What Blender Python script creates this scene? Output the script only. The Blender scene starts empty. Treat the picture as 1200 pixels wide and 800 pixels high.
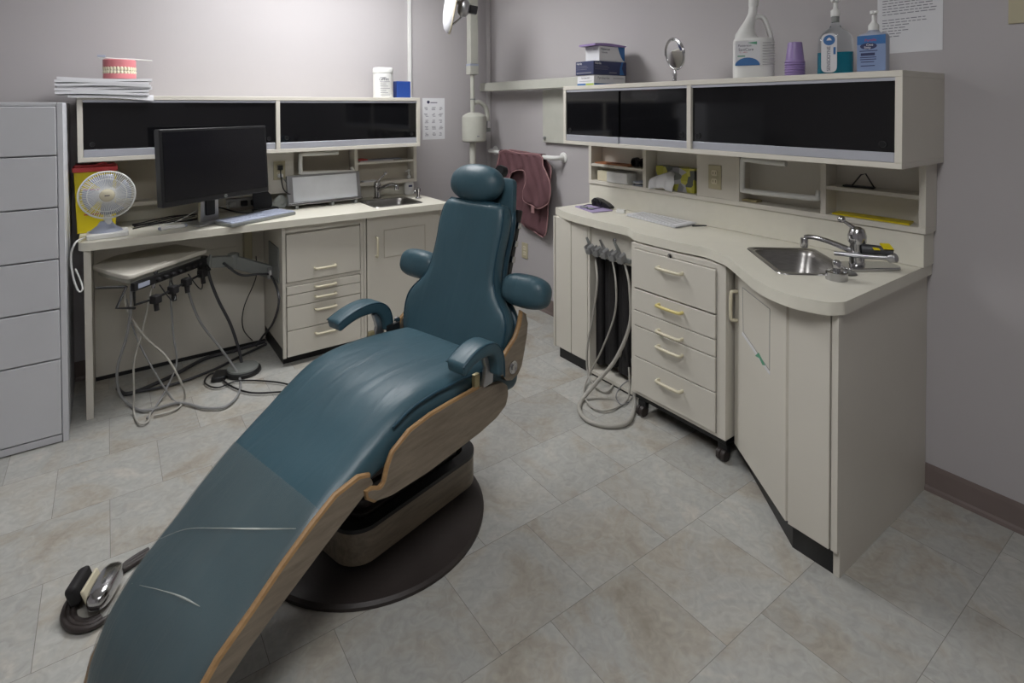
import bpy, bmesh, math, random
from mathutils import Vector, Matrix
random.seed(7)
SC = bpy.context.scene
COL = SC.collection
PI = math.pi
ORG = {}
R = math.radians

# ------------------------------------------------------------------ mesh kit
class MB:
    def __init__(s):
        s.v = []; s.f = []
    def add(s, vs, fs):
        n = len(s.v)
        s.v += [tuple(p) for p in vs]
        s.f += [tuple(i + n for i in f) for f in fs]
        return s
    def from_bm(s, bm):
        bm.verts.ensure_lookup_table()
        for i, v in enumerate(bm.verts): v.index = i
        s.add([v.co[:] for v in bm.verts], [[v.index for v in f.verts] for f in bm.faces])
        bm.free(); return s
    def box(s, x0, x1, y0, y1, z0, z1, bev=0.0, M=None, seg=2):
        bm = bmesh.new()
        bmesh.ops.create_cube(bm, size=1)
        for v in bm.verts:
            v.co = Vector(((x0 + x1) / 2 + v.co.x * (x1 - x0), (y0 + y1) / 2 + v.co.y * (y1 - y0), (z0 + z1) / 2 + v.co.z * (z1 - z0)))
        if bev > 0:
            bmesh.ops.bevel(bm, geom=bm.edges[:], offset=bev, segments=seg, affect='EDGES', profile=0.5)
        if M is not None: bmesh.ops.transform(bm, matrix=M, verts=bm.verts)
        return s.from_bm(bm)
    def prism(s, poly, a, b, axis='z', bev=0.0, M=None, holes=()):
        """polygon (2-D) extruded from a to b along axis; poly axes: z->(x,y), x->(y,z), y->(x,z)"""
        bm = bmesh.new()
        def P(p, t):
            return {'z': (p[0], p[1], t), 'x': (t, p[0], p[1]), 'y': (p[0], t, p[1])}[axis]
        es = []
        for loop in [poly] + list(holes):
            vs = [bm.verts.new(P(p, a)) for p in loop]
            es += [bm.edges.new((vs[i], vs[(i + 1) % len(vs)])) for i in range(len(vs))]
        if holes:
            bmesh.ops.triangle_fill(bm, use_beauty=True, use_dissolve=False, edges=es)
        else:
            bm.faces.new(bm.verts[:])
        r = bmesh.ops.extrude_face_region(bm, geom=bm.faces[:])
        nv = [g for g in r['geom'] if isinstance(g, bmesh.types.BMVert)]
        d = {'z': (0, 0, b - a), 'x': (b - a, 0, 0), 'y': (0, b - a, 0)}[axis]
        bmesh.ops.translate(bm, vec=d, verts=nv)
        bmesh.ops.recalc_face_normals(bm, faces=bm.faces[:])
        if bev > 0:
            ax = {'z': 2, 'x': 0, 'y': 1}[axis]
            ed = [e for e in bm.edges if abs(e.verts[0].co[ax] - e.verts[1].co[ax]) < 1e-6 and len(e.link_faces) == 2
                  and e.calc_face_angle(0) > 0.6]
            bmesh.ops.bevel(bm, geom=ed, offset=bev, segments=2, affect='EDGES', profile=0.5)
        if M is not None: bmesh.ops.transform(bm, matrix=M, verts=bm.verts)
        return s.from_bm(bm)
    def tube(s, pts, r, n=10, cap=True, smooth=0, M=None):
        pts = [Vector(p) for p in pts]
        if smooth: pts = catmull(pts, smooth)
        rr = r if isinstance(r, (list, tuple)) else None
        vs = []; fs = []
        up = None
        for i, p in enumerate(pts):
            a = pts[max(0, i - 1)]; b = pts[min(len(pts) - 1, i + 1)]
            t = (b - a)
            if t.length < 1e-9: t = Vector((0, 0, 1))
            t.normalize()
            if up is None:
                up = Vector((0, 0, 1)) if abs(t.z) < .9 else Vector((1, 0, 0))
            x = up - t * up.dot(t)
            if x.length < 1e-6: x = t.orthogonal()
            x.normalize(); y = t.cross(x); up = x
            rad = r
            if rr: 
                f = i / max(1, len(pts) - 1) * (len(rr) - 1); k = min(int(f), len(rr) - 2); rad = rr[k] + (rr[k + 1] - rr[k]) * (f - k)
            for j in range(n):
                an = 2 * PI * j / n
                vs.append(p + x * math.cos(an) * rad + y * math.sin(an) * rad)
        m = len(pts)
        for i in range(m - 1):
            for j in range(n):
                fs.append((i * n + j, i * n + (j + 1) % n, (i + 1) * n + (j + 1) % n, (i + 1) * n + j))
        if cap:
            fs.append(tuple(reversed(range(n)))); fs.append(tuple(range((m - 1) * n, m * n)))
        if M is not None: vs = [M @ v for v in vs]
        return s.add(vs, fs)
    def lathe(s, prof, c=(0, 0, 0), n=28, M=None, cap=True, sx=1, sy=1):
        """prof: list of (radius, height) bottom to top"""
        vs = []; fs = []
        for r, h in prof:
            for j in range(n):
                a = 2 * PI * j / n
                vs.append(Vector((c[0] + r * math.cos(a) * sx, c[1] + r * math.sin(a) * sy, c[2] + h)))
        m = len(prof)
        for i in range(m - 1):
            for j in range(n):
                fs.append((i * n + j, i * n + (j + 1) % n, (i + 1) * n + (j + 1) % n, (i + 1) * n + j))
        if cap:
            if prof[0][0] > 1e-4: fs.append(tuple(reversed(range(n))))
            if prof[-1][0] > 1e-4: fs.append(tuple(range((m - 1) * n, m * n)))
        if M is not None: vs = [M @ v for v in vs]
        return s.add(vs, fs)
    def ell(s, c, rx, ry, rz, e=2.0, n=24, m=14, M=None):
        vs = []; fs = []
        def g(x): return math.copysign(abs(x) ** (2 / e), x)
        for i in range(m + 1):
            ph = -PI / 2 + PI * i / m
            for j in range(n):
                a = 2 * PI * j / n
                cz = g(math.cos(ph))
                vs.append(Vector((c[0] + rx * cz * g(math.cos(a)), c[1] + ry * cz * g(math.sin(a)), c[2] + rz * g(math.sin(ph)))))
        for i in range(m):
            for j in range(n):
                fs.append((i * n + j, i * n + (j + 1) % n, (i + 1) * n + (j + 1) % n, (i + 1) * n + j))
        if M is not None: vs = [M @ v for v in vs]
        return s.add(vs, fs)

def catmull(pts, k=6, closed=False):
    pts = [Vector(p) for p in pts]; out = []; n = len(pts)
    rng = n if closed else n - 1
    for i in range(rng):
        g = (lambda j: pts[j % n]) if closed else (lambda j: pts[min(max(j, 0), n - 1)])
        p0, p1, p2, p3 = g(i - 1), g(i), g(i + 1), g(i + 2)
        for t in range(k):
            t = t / k
            out.append(0.5 * ((2 * p1) + (p2 - p0) * t + (2 * p0 - 5 * p1 + 4 * p2 - p3) * t * t + (3 * p1 - p0 - 3 * p2 + p3) * t ** 3))
    if not closed: out.append(pts[-1])
    return out

def rrect(x0, x1, y0, y1, r, n=5):
    out = []
    for cx, cy, a0 in ((x1 - r, y0 + r, -90), (x1 - r, y1 - r, 0), (x0 + r, y1 - r, 90), (x0 + r, y0 + r, 180)):
        for i in range(n + 1):
            a = R(a0 + 90 * i / n); out.append((cx + r * math.cos(a), cy + r * math.sin(a)))
    return out

def roundpoly(pts, rad, n=4):
    out = []; m = len(pts)
    for i in range(m):
        p = Vector(pts[i][:2]); a = Vector(pts[i - 1][:2]); b = Vector(pts[(i + 1) % m][:2])
        r = rad[i] if isinstance(rad, (list, tuple)) else rad
        if r <= 0: out.append(tuple(p)); continue
        da = (a - p); db = (b - p)
        r1 = min(r, da.length * .45, db.length * .45)
        s = p + da.normalized() * r1; e = p + db.normalized() * r1
        for k in range(n + 1):
            t = k / n
            out.append(tuple((1 - t) ** 2 * s + 2 * t * (1 - t) * p + t * t * e))
    return out

def obj(name, mb, mat, parent=None, local=False, smooth=35, label=None):
    me = bpy.data.meshes.new(name)
    vs = mb.v
    if parent is not None:
        o = ORG[parent.name]
        if not local: vs = [(p[0] - o[0], p[1] - o[1], p[2] - o[2]) for p in vs]
        org = o
    else:
        xs = [p[0] for p in vs]; ys = [p[1] for p in vs]; zs = [p[2] for p in vs]
        org = ((min(xs) + max(xs)) / 2, (min(ys) + max(ys)) / 2, min(zs))
        vs = [(p[0] - org[0], p[1] - org[1], p[2] - org[2]) for p in vs]
    me.from_pydata(vs, [], mb.f); me.validate()
    bm = bmesh.new(); bm.from_mesh(me)
    bmesh.ops.remove_doubles(bm, verts=bm.verts, dist=1e-6)
    bmesh.ops.recalc_face_normals(bm, faces=bm.faces[:])
    for f in bm.faces: f.smooth = smooth > 0
    if smooth > 0:
        for e in bm.edges:
            e.smooth = not (len(e.link_faces) == 2 and e.calc_face_angle(0) > R(50 if smooth == 35 else smooth))
    bm.to_mesh(me); bm.free()
    o = bpy.data.objects.new(name, me); COL.objects.link(o)
    if smooth == 35 and len(me.polygons) < 6000:
        wn = o.modifiers.new('wn', 'WEIGHTED_NORMAL'); wn.keep_sharp = True; wn.weight = 80
    if mat is not None: me.materials.append(mat)
    if parent is not None:
        o.parent = parent
    else:
        o.location = org
    ORG[o.name] = org
    if label: o['label'] = label
    return o

def thing(name, label, cat, loc, rotz=0, group=None):
    o = bpy.data.objects.new(name, None); COL.objects.link(o)
    o.empty_display_size = .05
    o.location = loc; o.rotation_euler = (0, 0, rotz)
    o['label'] = label; o['category'] = cat
    if group: o['group'] = group
    ORG[o.name] = tuple(loc)
    return o

def tag(o, label, cat, group=None):
    o['label'] = label; o['category'] = cat
    if group: o['group'] = group
    return o

def struct(o):
    o['kind'] = 'structure'; return o

def dup(o, label=None, delta=(0, 0, 0)):
    def cp(a, par):
        c = a.copy(); COL.objects.link(c); ORG[c.name] = ORG[a.name]
        if par is not None: c.parent = par
        for ch in [x for x in a.children]: cp(ch, c)
        return c
    c = cp(o, None); c.location = Vector(o.location) + Vector(delta)
    if label: c['label'] = label
    ORG[c.name] = tuple(c.location)
    return c

def text(name, s, size, M, mat, parent, local=False, ax='CENTER', sx=1.0, depth=.0006):
    cu = bpy.data.curves.new(name, 'FONT'); cu.body = s; cu.size = size; cu.align_x = ax; cu.align_y = 'CENTER'; cu.extrude = depth / 2
    t = bpy.data.objects.new(name, cu); COL.objects.link(t)
    bpy.context.view_layer.update()
    dg = bpy.context.evaluated_depsgraph_get()
    me = t.evaluated_get(dg).to_mesh()
    mb = MB(); mb.add([M @ Vector((v.co.x * sx, v.co.y, v.co.z)) for v in me.vertices], [tuple(p.vertices) for p in me.polygons])
    t.evaluated_get(dg).to_mesh_clear()
    bpy.data.objects.remove(t); bpy.data.curves.remove(cu)
    return obj(name, mb, mat, parent, local=local, smooth=0)

def frame(origin, nx, ny=None):
    """4x4 for a vertical face at origin whose outward normal is (nx, ny, 0); local x reads left to right, y up"""
    n = Vector((nx, ny, 0)).normalized(); y = Vector((0, 0, 1)); x = y.cross(n)
    M = Matrix((x, y, n)).transposed().to_4x4(); M.translation = Vector(origin); return M

def quadlabel(mb, M, x0, x1, y0, y1, t=.0008):
    vs = [M @ Vector(p) for p in ((x0, y0, 0), (x1, y0, 0), (x1, y1, 0), (x0, y1, 0), (x0, y0, t), (x1, y0, t), (x1, y1, t), (x0, y1, t))]
    return mb.add(vs, [(0, 3, 2, 1), (4, 5, 6, 7), (0, 1, 5, 4), (1, 2, 6, 5), (2, 3, 7, 6), (3, 0, 4, 7)])

# ------------------------------------------------------------------ materials
def mat(name, col, rough=.5, metal=0, var=.06, vscale=8, bump=0, bscale=200, spec=.5, alpha=1, trans=0, ior=1.45, emit=None, es=1, stretch=None):
    m = bpy.data.materials.new(name); m.use_nodes = True
    nt = m.node_tree; N = nt.nodes; L = nt.links
    b = N['Principled BSDF']
    tc = N.new('ShaderNodeTexCoord'); mp = N.new('ShaderNodeMapping'); L.new(tc.outputs['Object'], mp.inputs[0])
    if stretch: mp.inputs['Scale'].default_value = stretch
    no = N.new('ShaderNodeTexNoise'); no.inputs['Scale'].default_value = vscale; no.inputs['Detail'].default_value = 4
    L.new(mp.outputs[0], no.inputs[0])
    cr = N.new('ShaderNodeValToRGB')
    c0 = [max(0, c * (1 - var)) for c in col]; c1 = [min(1, c * (1 + var)) for c in col]
    cr.color_ramp.elements[0].position = .3; cr.color_ramp.elements[1].position = .7
    cr.color_ramp.elements[0].color = (*c0, 1); cr.color_ramp.elements[1].color = (*c1, 1)
    L.new(no.outputs['Fac'], cr.inputs[0]); L.new(cr.outputs[0], b.inputs['Base Color'])
    b.inputs['Roughness'].default_value = rough; b.inputs['Metallic'].default_value = metal
    b.inputs['Specular IOR Level'].default_value = spec; b.inputs['IOR'].default_value = ior
    b.inputs['Alpha'].default_value = alpha; b.inputs['Transmission Weight'].default_value = trans
    if bump:
        n2 = N.new('ShaderNodeTexNoise'); n2.inputs['Scale'].default_value = bscale; n2.inputs['Detail'].default_value = 3
        L.new(mp.outputs[0], n2.inputs[0])
        bp = N.new('ShaderNodeBump'); bp.inputs['Strength'].default_value = bump; bp.inputs['Distance'].default_value = .002
        L.new(n2.outputs['Fac'], bp.inputs['Height']); L.new(bp.outputs[0], b.inputs['Normal'])
    if emit:
        b.inputs['Emission Color'].default_value = (*emit, 1); b.inputs['Emission Strength'].default_value = es
    return m

def floor_mat():
    m = bpy.data.materials.new('floor_tile'); m.use_nodes = True
    nt = m.node_tree; N = nt.nodes; L = nt.links; b = N['Principled BSDF']
    tc = N.new('ShaderNodeTexCoord')
    mp = N.new('ShaderNodeMapping'); mp.inputs['Location'].default_value = (-1.331 + .3357 * 20, -1.204 + .3357 * 20, 0)
    L.new(tc.outputs['Object'], mp.inputs[0])
    def brick(c1, c2, mo, ms):
        br = N.new('ShaderNodeTexBrick'); br.offset = .5; br.offset_frequency = 2; br.squash = 1
        br.inputs['Scale'].default_value = 1; br.inputs['Brick Width'].default_value = .3357; br.inputs['Row Height'].default_value = .3357
        br.inputs['Mortar Size'].default_value = ms; br.inputs['Mortar Smooth'].default_value = .3; br.inputs['Bias'].default_value = 0
        br.inputs['Color1'].default_value = c1; br.inputs['Color2'].default_value = c2; br.inputs['Mortar'].default_value = mo
        L.new(mp.outputs[0], br.inputs[0]); return br
    rnd = brick((0, 0, 0, 1), (1, 1, 1, 1), (.5, .5, .5, 1), 0)
    mo = brick((1, 1, 1, 1), (1, 1, 1, 1), (0, 0, 0, 1), .0009)
    ad = N.new('ShaderNodeVectorMath'); ad.operation = 'MULTIPLY_ADD'
    ad.inputs[1].default_value = (9, 7, 5); L.new(rnd.outputs['Color'], ad.inputs[0]); L.new(tc.outputs['Object'], ad.inputs[2])
    n1 = N.new('ShaderNodeTexNoise'); n1.inputs['Scale'].default_value = 3.2; n1.inputs['Detail'].default_value = 9; n1.inputs['Roughness'].default_value = .62; n1.inputs['Distortion'].default_value = .9
    L.new(ad.outputs[0], n1.inputs[0])
    cr = N.new('ShaderNodeValToRGB'); e = cr.color_ramp.elements
    e[0].position = .30; e[0].color = (.30, .27, .225, 1)
    e[1].position = .70; e[1].color = (.46, .435, .39, 1)
    for p, c in ((.40, (.36, .335, .29, 1)), (.50, (.385, .378, .35, 1)), (.58, (.372, .372, .352, 1))):
        k = e.new(p); k.color = c
    L.new(n1.outputs['Fac'], cr.inputs[0])
    n2 = N.new('ShaderNodeTexNoise'); n2.inputs['Scale'].default_value = 26; n2.inputs['Detail'].default_value = 6; n2.inputs['Distortion'].default_value = 1.5
    L.new(ad.outputs[0], n2.inputs[0])
    mx = N.new('ShaderNodeMix'); mx.data_type = 'RGBA'; mx.blend_type = 'OVERLAY'; mx.inputs[0].default_value = .28
    L.new(cr.outputs[0], mx.inputs[6]); L.new(n2.outputs['Fac'], mx.inputs[7])
    mr = N.new('ShaderNodeMapRange'); mr.inputs[3].default_value = .90; mr.inputs[4].default_value = 1.08; L.new(rnd.outputs['Color'], mr.inputs[0])
    mm = N.new('ShaderNodeMix'); mm.data_type = 'RGBA'; mm.blend_type = 'MULTIPLY'; mm.inputs[0].default_value = 1
    L.new(mx.outputs[2], mm.inputs[6]); L.new(mr.outputs[0], mm.inputs[7])
    m3 = N.new('ShaderNodeMix'); m3.data_type = 'RGBA'; m3.inputs[6].default_value = (.17, .16, .145, 1)
    L.new(mo.outputs['Color'], m3.inputs[0]); L.new(mm.outputs[2], m3.inputs[7])
    L.new(m3.outputs[2], b.inputs['Base Color'])
    b.inputs['Roughness'].default_value = .42; b.inputs['Specular IOR Level'].default_value = .35
    bp = N.new('ShaderNodeBump'); bp.inputs['Strength'].default_value = .15; bp.inputs['Distance'].default_value = .001
    L.new(n2.outputs['Fac'], bp.inputs['Height']); L.new(bp.outputs[0], b.inputs['Normal'])
    return m

def wood_mat(name, c0, c1, stretch):
    m = bpy.data.materials.new(name); m.use_nodes = True
    nt = m.node_tree; N = nt.nodes; L = nt.links; b = N['Principled BSDF']
    tc = N.new('ShaderNodeTexCoord'); mp = N.new('ShaderNodeMapping'); mp.inputs['Scale'].default_value = stretch
    L.new(tc.outputs['Object'], mp.inputs[0])
    n1 = N.new('ShaderNodeTexNoise'); n1.inputs['Scale'].default_value = 7; n1.inputs['Detail'].default_value = 10; n1.inputs['Roughness'].default_value = .65; n1.inputs['Distortion'].default_value = .15
    L.new(mp.outputs[0], n1.inputs[0])
    cr = N.new('ShaderNodeValToRGB'); e = cr.color_ramp.elements
    e[0].position = .32; e[0].color = (*c0, 1); e[1].position = .66; e[1].color = (*c1, 1)
    L.new(n1.outputs['Fac'], cr.inputs[0]); L.new(cr.outputs[0], b.inputs['Base Color'])
    b.inputs['Roughness'].default_value = .45
    return m

def leather_mat(name, col):
    m = mat(name, col, .40, var=.10, vscale=5, spec=.45)
    nt = m.node_tree; N = nt.nodes; L = nt.links; b = N['Principled BSDF']
    tc = N['Texture Coordinate']
    mp = N.new('ShaderNodeMapping'); mp.inputs['Scale'].default_value = (1.5, 7, 1.5); mp.inputs['Rotation'].default_value = (0, 0, .35)
    L.new(tc.outputs['Object'], mp.inputs[0])
    n1 = N.new('ShaderNodeTexNoise'); n1.inputs['Scale'].default_value = 2.2; n1.inputs['Detail'].default_value = 3; n1.inputs['Distortion'].default_value = .7
    L.new(mp.outputs[0], n1.inputs[0])
    n2 = N.new('ShaderNodeTexNoise'); n2.inputs['Scale'].default_value = 420; n2.inputs['Detail'].default_value = 2
    L.new(tc.outputs['Object'], n2.inputs[0])
    b1 = N.new('ShaderNodeBump'); b1.inputs['Strength'].default_value = .42; b1.inputs['Distance'].default_value = .012
    b2 = N.new('ShaderNodeBump'); b2.inputs['Strength'].default_value = .12; b2.inputs['Distance'].default_value = .001
    L.new(n1.outputs['Fac'], b1.inputs['Height']); L.new(n2.outputs['Fac'], b2.inputs['Height'])
    L.new(b1.outputs[0], b2.inputs['Normal']); L.new(b2.outputs[0], b.inputs['Normal'])
    n3 = N.new('ShaderNodeMapRange'); n3.inputs[3].default_value = .36; n3.inputs[4].default_value = .46
    L.new(n1.outputs['Fac'], n3.inputs[0]); L.new(n3.outputs[0], b.inputs['Roughness'])
    return m

def floral_mat():
    m = bpy.data.materials.new('floral_card'); m.use_nodes = True
    nt = m.node_tree; N = nt.nodes; L = nt.links; b = N['Principled BSDF']
    tc = N.new('ShaderNodeTexCoord')
    v = N.new('ShaderNodeTexVoronoi'); v.inputs['Scale'].default_value = 26; L.new(tc.outputs['Object'], v.inputs[0])
    cr = N.new('ShaderNodeValToRGB'); cr.color_ramp.interpolation = 'CONSTANT'; e = cr.color_ramp.elements
    e[0].position = 0; e[0].color = (.42, .40, .05, 1); e[1].position = .35; e[1].color = (.22, .22, .24, 1)
    for p, c in ((.55, (.40, .40, .42, 1)), (.72, (.10, .11, .10, 1)), (.86, (.5, .47, .10, 1))):
        k = e.new(p); k.color = c
    sp = N.new('ShaderNodeSeparateColor'); L.new(v.outputs['Color'], sp.inputs[0]); L.new(sp.outputs[0], cr.inputs[0])
    L.new(cr.outputs[0], b.inputs['Base Color']); b.inputs['Roughness'].default_value = .5
    return m

M_ = dict(
    wall=mat('wall_paint', (.412, .390, .396), .75, var=.02, vscale=2, bump=.05, bscale=60),
    ceil=mat('ceiling_paint', (.62, .61, .59), .9),
    base=mat('vinyl_baseboard', (.165, .13, .12), .5),
    floor=floor_mat(),
    cream=mat('cream_laminate', (.60, .57, .505), .42, var=.02, vscale=3),
    creamtop=mat('cream_worktop', (.66, .635, .55), .33, var=.02, vscale=20),
    tan=mat('tan_board', (.46, .42, .345), .6, var=.03),
    handle=mat('cream_plastic', (.60, .55, .41), .35),
    yhandle=mat('yellowed_plastic', (.62, .52, .20), .35),
    dark=mat('dark_plinth', (.012, .012, .013), .4),
    seam=mat('dark_gap', (.02, .018, .016), .8),
    glass=mat('black_glass', (.006, .006, .007), .06, var=0, spec=.5),
    lilac=mat('pale_aluminium_rail', (.46, .47, .52), .38, metal=.35, var=.03),
    alu=mat('brushed_aluminium', (.42, .42, .43), .35, metal=.9),
    chrome=mat('chrome', (.50, .50, .51), .16, metal=1, var=.02),
    steel=mat('brushed_steel', (.30, .29, .28), .34, metal=1, var=.12, vscale=30, stretch=(1, 1, 12)),
    file=mat('grey_white_metal', (.60, .605, .635), .5, var=.015),
    teal=leather_mat('teal_leather', (.037, .080, .102)),
    teald=mat('teal_piping', (.012, .045, .068), .4),
    wood=wood_mat('walnut_veneer', (.135, .106, .076), (.225, .185, .137), (1.0, 9, 7)),
    woode=wood_mat('orange_ply_edge', (.24, .135, .055), (.33, .20, .09), (2, 14, 14)),
    rubber=mat('brown_black_rubber', (.032, .025, .023), .48, var=.12, bump=.2, bscale=90),
    black=mat('black_plastic', (.010, .010, .011), .38),
    blackm=mat('matt_black', (.012, .011, .012), .7),
    screen=mat('dark_screen', (.004, .004, .006), .22, var=0),
    white=mat('white_plastic', (.68, .68, .66), .4),
    paper=mat('white_paper', (.66, .66, .68), .8, var=.02),
    cover=mat('clear_cover', (.20, .22, .21), .22, alpha=.24, var=.15, vscale=6, bump=.25, bscale=7),
    hoseg=mat('grey_hose', (.24, .24, .24), .45),
    hosed=mat('dark_hose', (.045, .045, .05), .5),
    hosec=mat('cream_hose', (.36, .345, .31), .45),
    greyp=mat('grey_plastic', (.20, .21, .20), .45),
    greypl=mat('grey_green_enamel', (.44, .44, .39), .4),
    yellow=mat('yellow_plastic', (.62, .50, .01), .4),
    red=mat('red_plastic', (.58, .06, .06), .4),
    pinkgum=mat('pink_acrylic', (.60, .20, .22), .3, var=.12),
    tooth=mat('ivory_teeth', (.70, .64, .48), .25),
    blue=mat('blue_carton', (.015, .055, .26), .5),
    navy=mat('navy_carton', (.028, .036, .10), .5),
    lime=mat('lime_print', (.35, .45, .08), .5),
    skyb=mat('blue_print', (.03, .13, .34), .5),
    purple=mat('purple_plastic', (.27, .19, .40), .4),
    purplel=mat('lilac_paper', (.36, .30, .48), .7),
    mauve=mat('mauve_cloth', (.125, .058, .066), .8, bump=.5, bscale=120, var=.1),
    mauvep=mat('pink_binding', (.34, .19, .19), .7),
    clear=mat('clear_bottle', (.9, .95, .97), .04, trans=1, ior=1.3, var=0),
    rinse=mat('teal_liquid', (.01, .30, .42), .1, trans=.35, ior=1.33, var=0),
    ink=mat('dark_ink', (.02, .02, .06), .6),
    inkg=mat('grey_ink', (.22, .22, .25), .7),
    inkr=mat('red_ink', (.40, .03, .06), .6),
    inkgr=mat('green_ink', (.10, .32, .20), .6),
    gold=mat('ivory_brass', (.42, .36, .20), .4, metal=.3),
    brown=mat('orange_brown_board', (.32, .13, .06), .6),
    floral=floral_mat(),
    lightgrey=mat('pale_blue_grey_plastic', (.34, .37, .46), .45),
    viewer=mat('viewer_panel', (.74, .76, .80), .35),
    mirror=mat('mirror', (.75, .76, .76), .03, metal=1, var=0),
    lens=mat('ivory_reflector', (.45, .40, .30), .3),
    lamp=mat('light_diffuser', (.8, .8, .8), .5, emit=(1.0, .985, .95), es=1.0),
    outlet=mat('almond_plate', (.42, .38, .26), .4),
    bluebot=mat('gel_bottle_label', (.20, .27, .44), .4),
    tape=mat('clear_tape', (.55, .58, .55), .2),
)

BK = {
    'apron_front': [[3.477,1.11],[3.226,1.117],[2.994,1.123],[2.964,1.056],[2.903,0.975],[2.89,0.882],[2.91,0.811],[2.979,0.762],[3.079,0.757],[3.167,0.794],[3.182,0.829],[3.152,0.914],[3.144,0.96],[3.181,0.997],[3.242,0.998],[3.305,0.977],[3.346,0.945],[3.37,0.89],[3.421,0.799],[3.479,0.811]],
    'apron_back': [[3.565,1.092],[3.069,1.115],[2.982,1.077],[2.941,1.019],[2.953,0.913],[2.967,0.779],[2.977,0.601],[3.012,0.559],[3.069,0.549],[3.31,0.609],[3.457,0.633],[3.568,0.676]],
    'hoseA': [[0.172,3.22,0.609],[0.157,3.22,0.55],[0.142,3.22,0.47],[0.116,3.22,0.352],[0.087,3.2,0.243],[0.085,3.2,0.1],[0.083,3.178,0.012],[0.099,3.061,0.012],[0.131,3.054,0.012],[0.146,3.142,0.012]],
    'hoseB': [[0.245,3.3,0.554],[0.256,3.3,0.313],[0.269,3.3,0.156],[0.222,3.28,0.047],[0.177,3.204,0.012],[0.13,3.09,0.012]],
    'hoseC': [[0.337,3.36,0.521],[0.336,3.36,0.476],[0.386,3.36,0.317],[0.482,3.34,0.153],[0.553,3.28,0.017],[0.521,3.094,0.012],[0.446,2.988,0.012],[0.361,3.031,0.012],[0.266,3.159,0.012],[0.127,3.174,0.012],[0.063,3.297,0.012],[0.026,3.3,0.089],[0.024,3.25,0.221],[0.059,3.2,0.372],[0.076,3.15,0.505],[0.08,3.12,0.632]],
    'hoseD': [[0.437,3.42,0.603],[0.436,3.42,0.547],[0.476,3.42,0.409],[0.538,3.42,0.254],[0.579,3.42,0.1],[0.59,3.39,0.012]],
    'hoseE': [[0.055,3.2,0.596],[0.067,3.2,0.492],[0.133,3.2,0.354],[0.217,3.18,0.244],[0.277,3.15,0.105],[0.29,3.181,0.012],[0.243,3.099,0.012],[0.157,3.097,0.012]],
    'hoseF': [[0.062,3.26,0.537],[0.094,3.26,0.365],[0.15,3.24,0.211],[0.237,3.25,0.012],[0.272,3.144,0.012]],
    'duct': [[0.512,3.45,0.593],[0.601,3.47,0.506],[0.703,3.44,0.5],[0.762,3.457,0.47],[0.755,3.251,0.399],[0.762,3.429,0.209],[0.755,3.667,0.052],[0.712,3.647,0.012]],
    'thin': [[0.713,3.62,0.563],[0.707,3.6,0.44],[0.636,3.58,0.282],[0.627,3.56,0.164],[0.712,3.724,0.012]],
    'cordF1': [[0.025,3.511,0.012],[0.073,3.412,0.012],[0.257,3.499,0.012],[0.436,3.635,0.012],[0.571,3.647,0.012],[0.768,3.683,0.012]],
    'cordF2': [[0.031,3.432,0.012],[0.248,3.391,0.012],[0.455,3.452,0.012],[0.599,3.542,0.012],[0.768,3.637,0.012]],
    'cordF3': [[0.525,3.363,0.012],[0.436,3.404,0.012],[0.396,3.316,0.012],[0.442,3.216,0.012],[0.545,3.23,0.012],[0.688,3.113,0.012],[0.767,3.0,0.012]],
    'cordF4': [[0.466,3.358,0.012],[0.499,3.196,0.012],[0.573,3.055,0.012],[0.698,2.975,0.012]],
    'h1': [[2.1,2.163,0.668],[2.05,2.093,0.543],[2.05,2.125,0.356],[2.05,2.17,0.159],[2.04,2.147,0.034],[2.013,2.043,0.012],[2.049,2.006,0.012],[2.226,2.116,0.012],[2.12,1.992,0.204]],
    'h2': [[2.1,2.062,0.675],[2.08,2.013,0.659],[2.05,1.96,0.555],[2.05,1.972,0.402],[2.05,2.062,0.197],[2.04,2.147,0.034],[1.926,2.064,0.012],[1.865,1.939,0.012],[1.918,1.873,0.012],[2.069,1.898,0.012],[2.12,1.939,0.135]],
    'h3': [[2.1,1.961,0.684],[2.06,1.896,0.633],[2.05,1.87,0.558],[2.05,1.87,0.39],[2.02,1.932,0.208],[1.96,2.002,0.083],[1.883,2.024,0.012],[1.8,1.959,0.012],[1.77,1.863,0.012],[1.819,1.777,0.012],[1.902,1.75,0.012],[2.009,1.806,0.012],[2.05,1.837,0.089]],
    'h4': [[2.12,1.911,0.094],[2.1,1.973,0.032],[2.027,1.939,0.012],[2.001,1.869,0.012],[2.114,1.906,0.012],[2.12,1.922,0.185]],
    'fancord': [[-0.092,3.35,0.838],[-0.105,3.25,0.851],[-0.125,3.2,0.844],[-0.141,3.2,0.788],[-0.134,3.2,0.691],[-0.116,3.2,0.625],[-0.101,3.2,0.634],[-0.113,3.22,0.682],[-0.128,3.24,0.719]],
    'mplug': [[0.83,3.6,1.085],[0.827,3.55,0.997],[0.856,3.55,0.938],[0.908,3.6,0.911],[0.933,3.62,0.922]],
}
E1, E2, EXPO = 23.5, 19.0, 0.0
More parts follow.
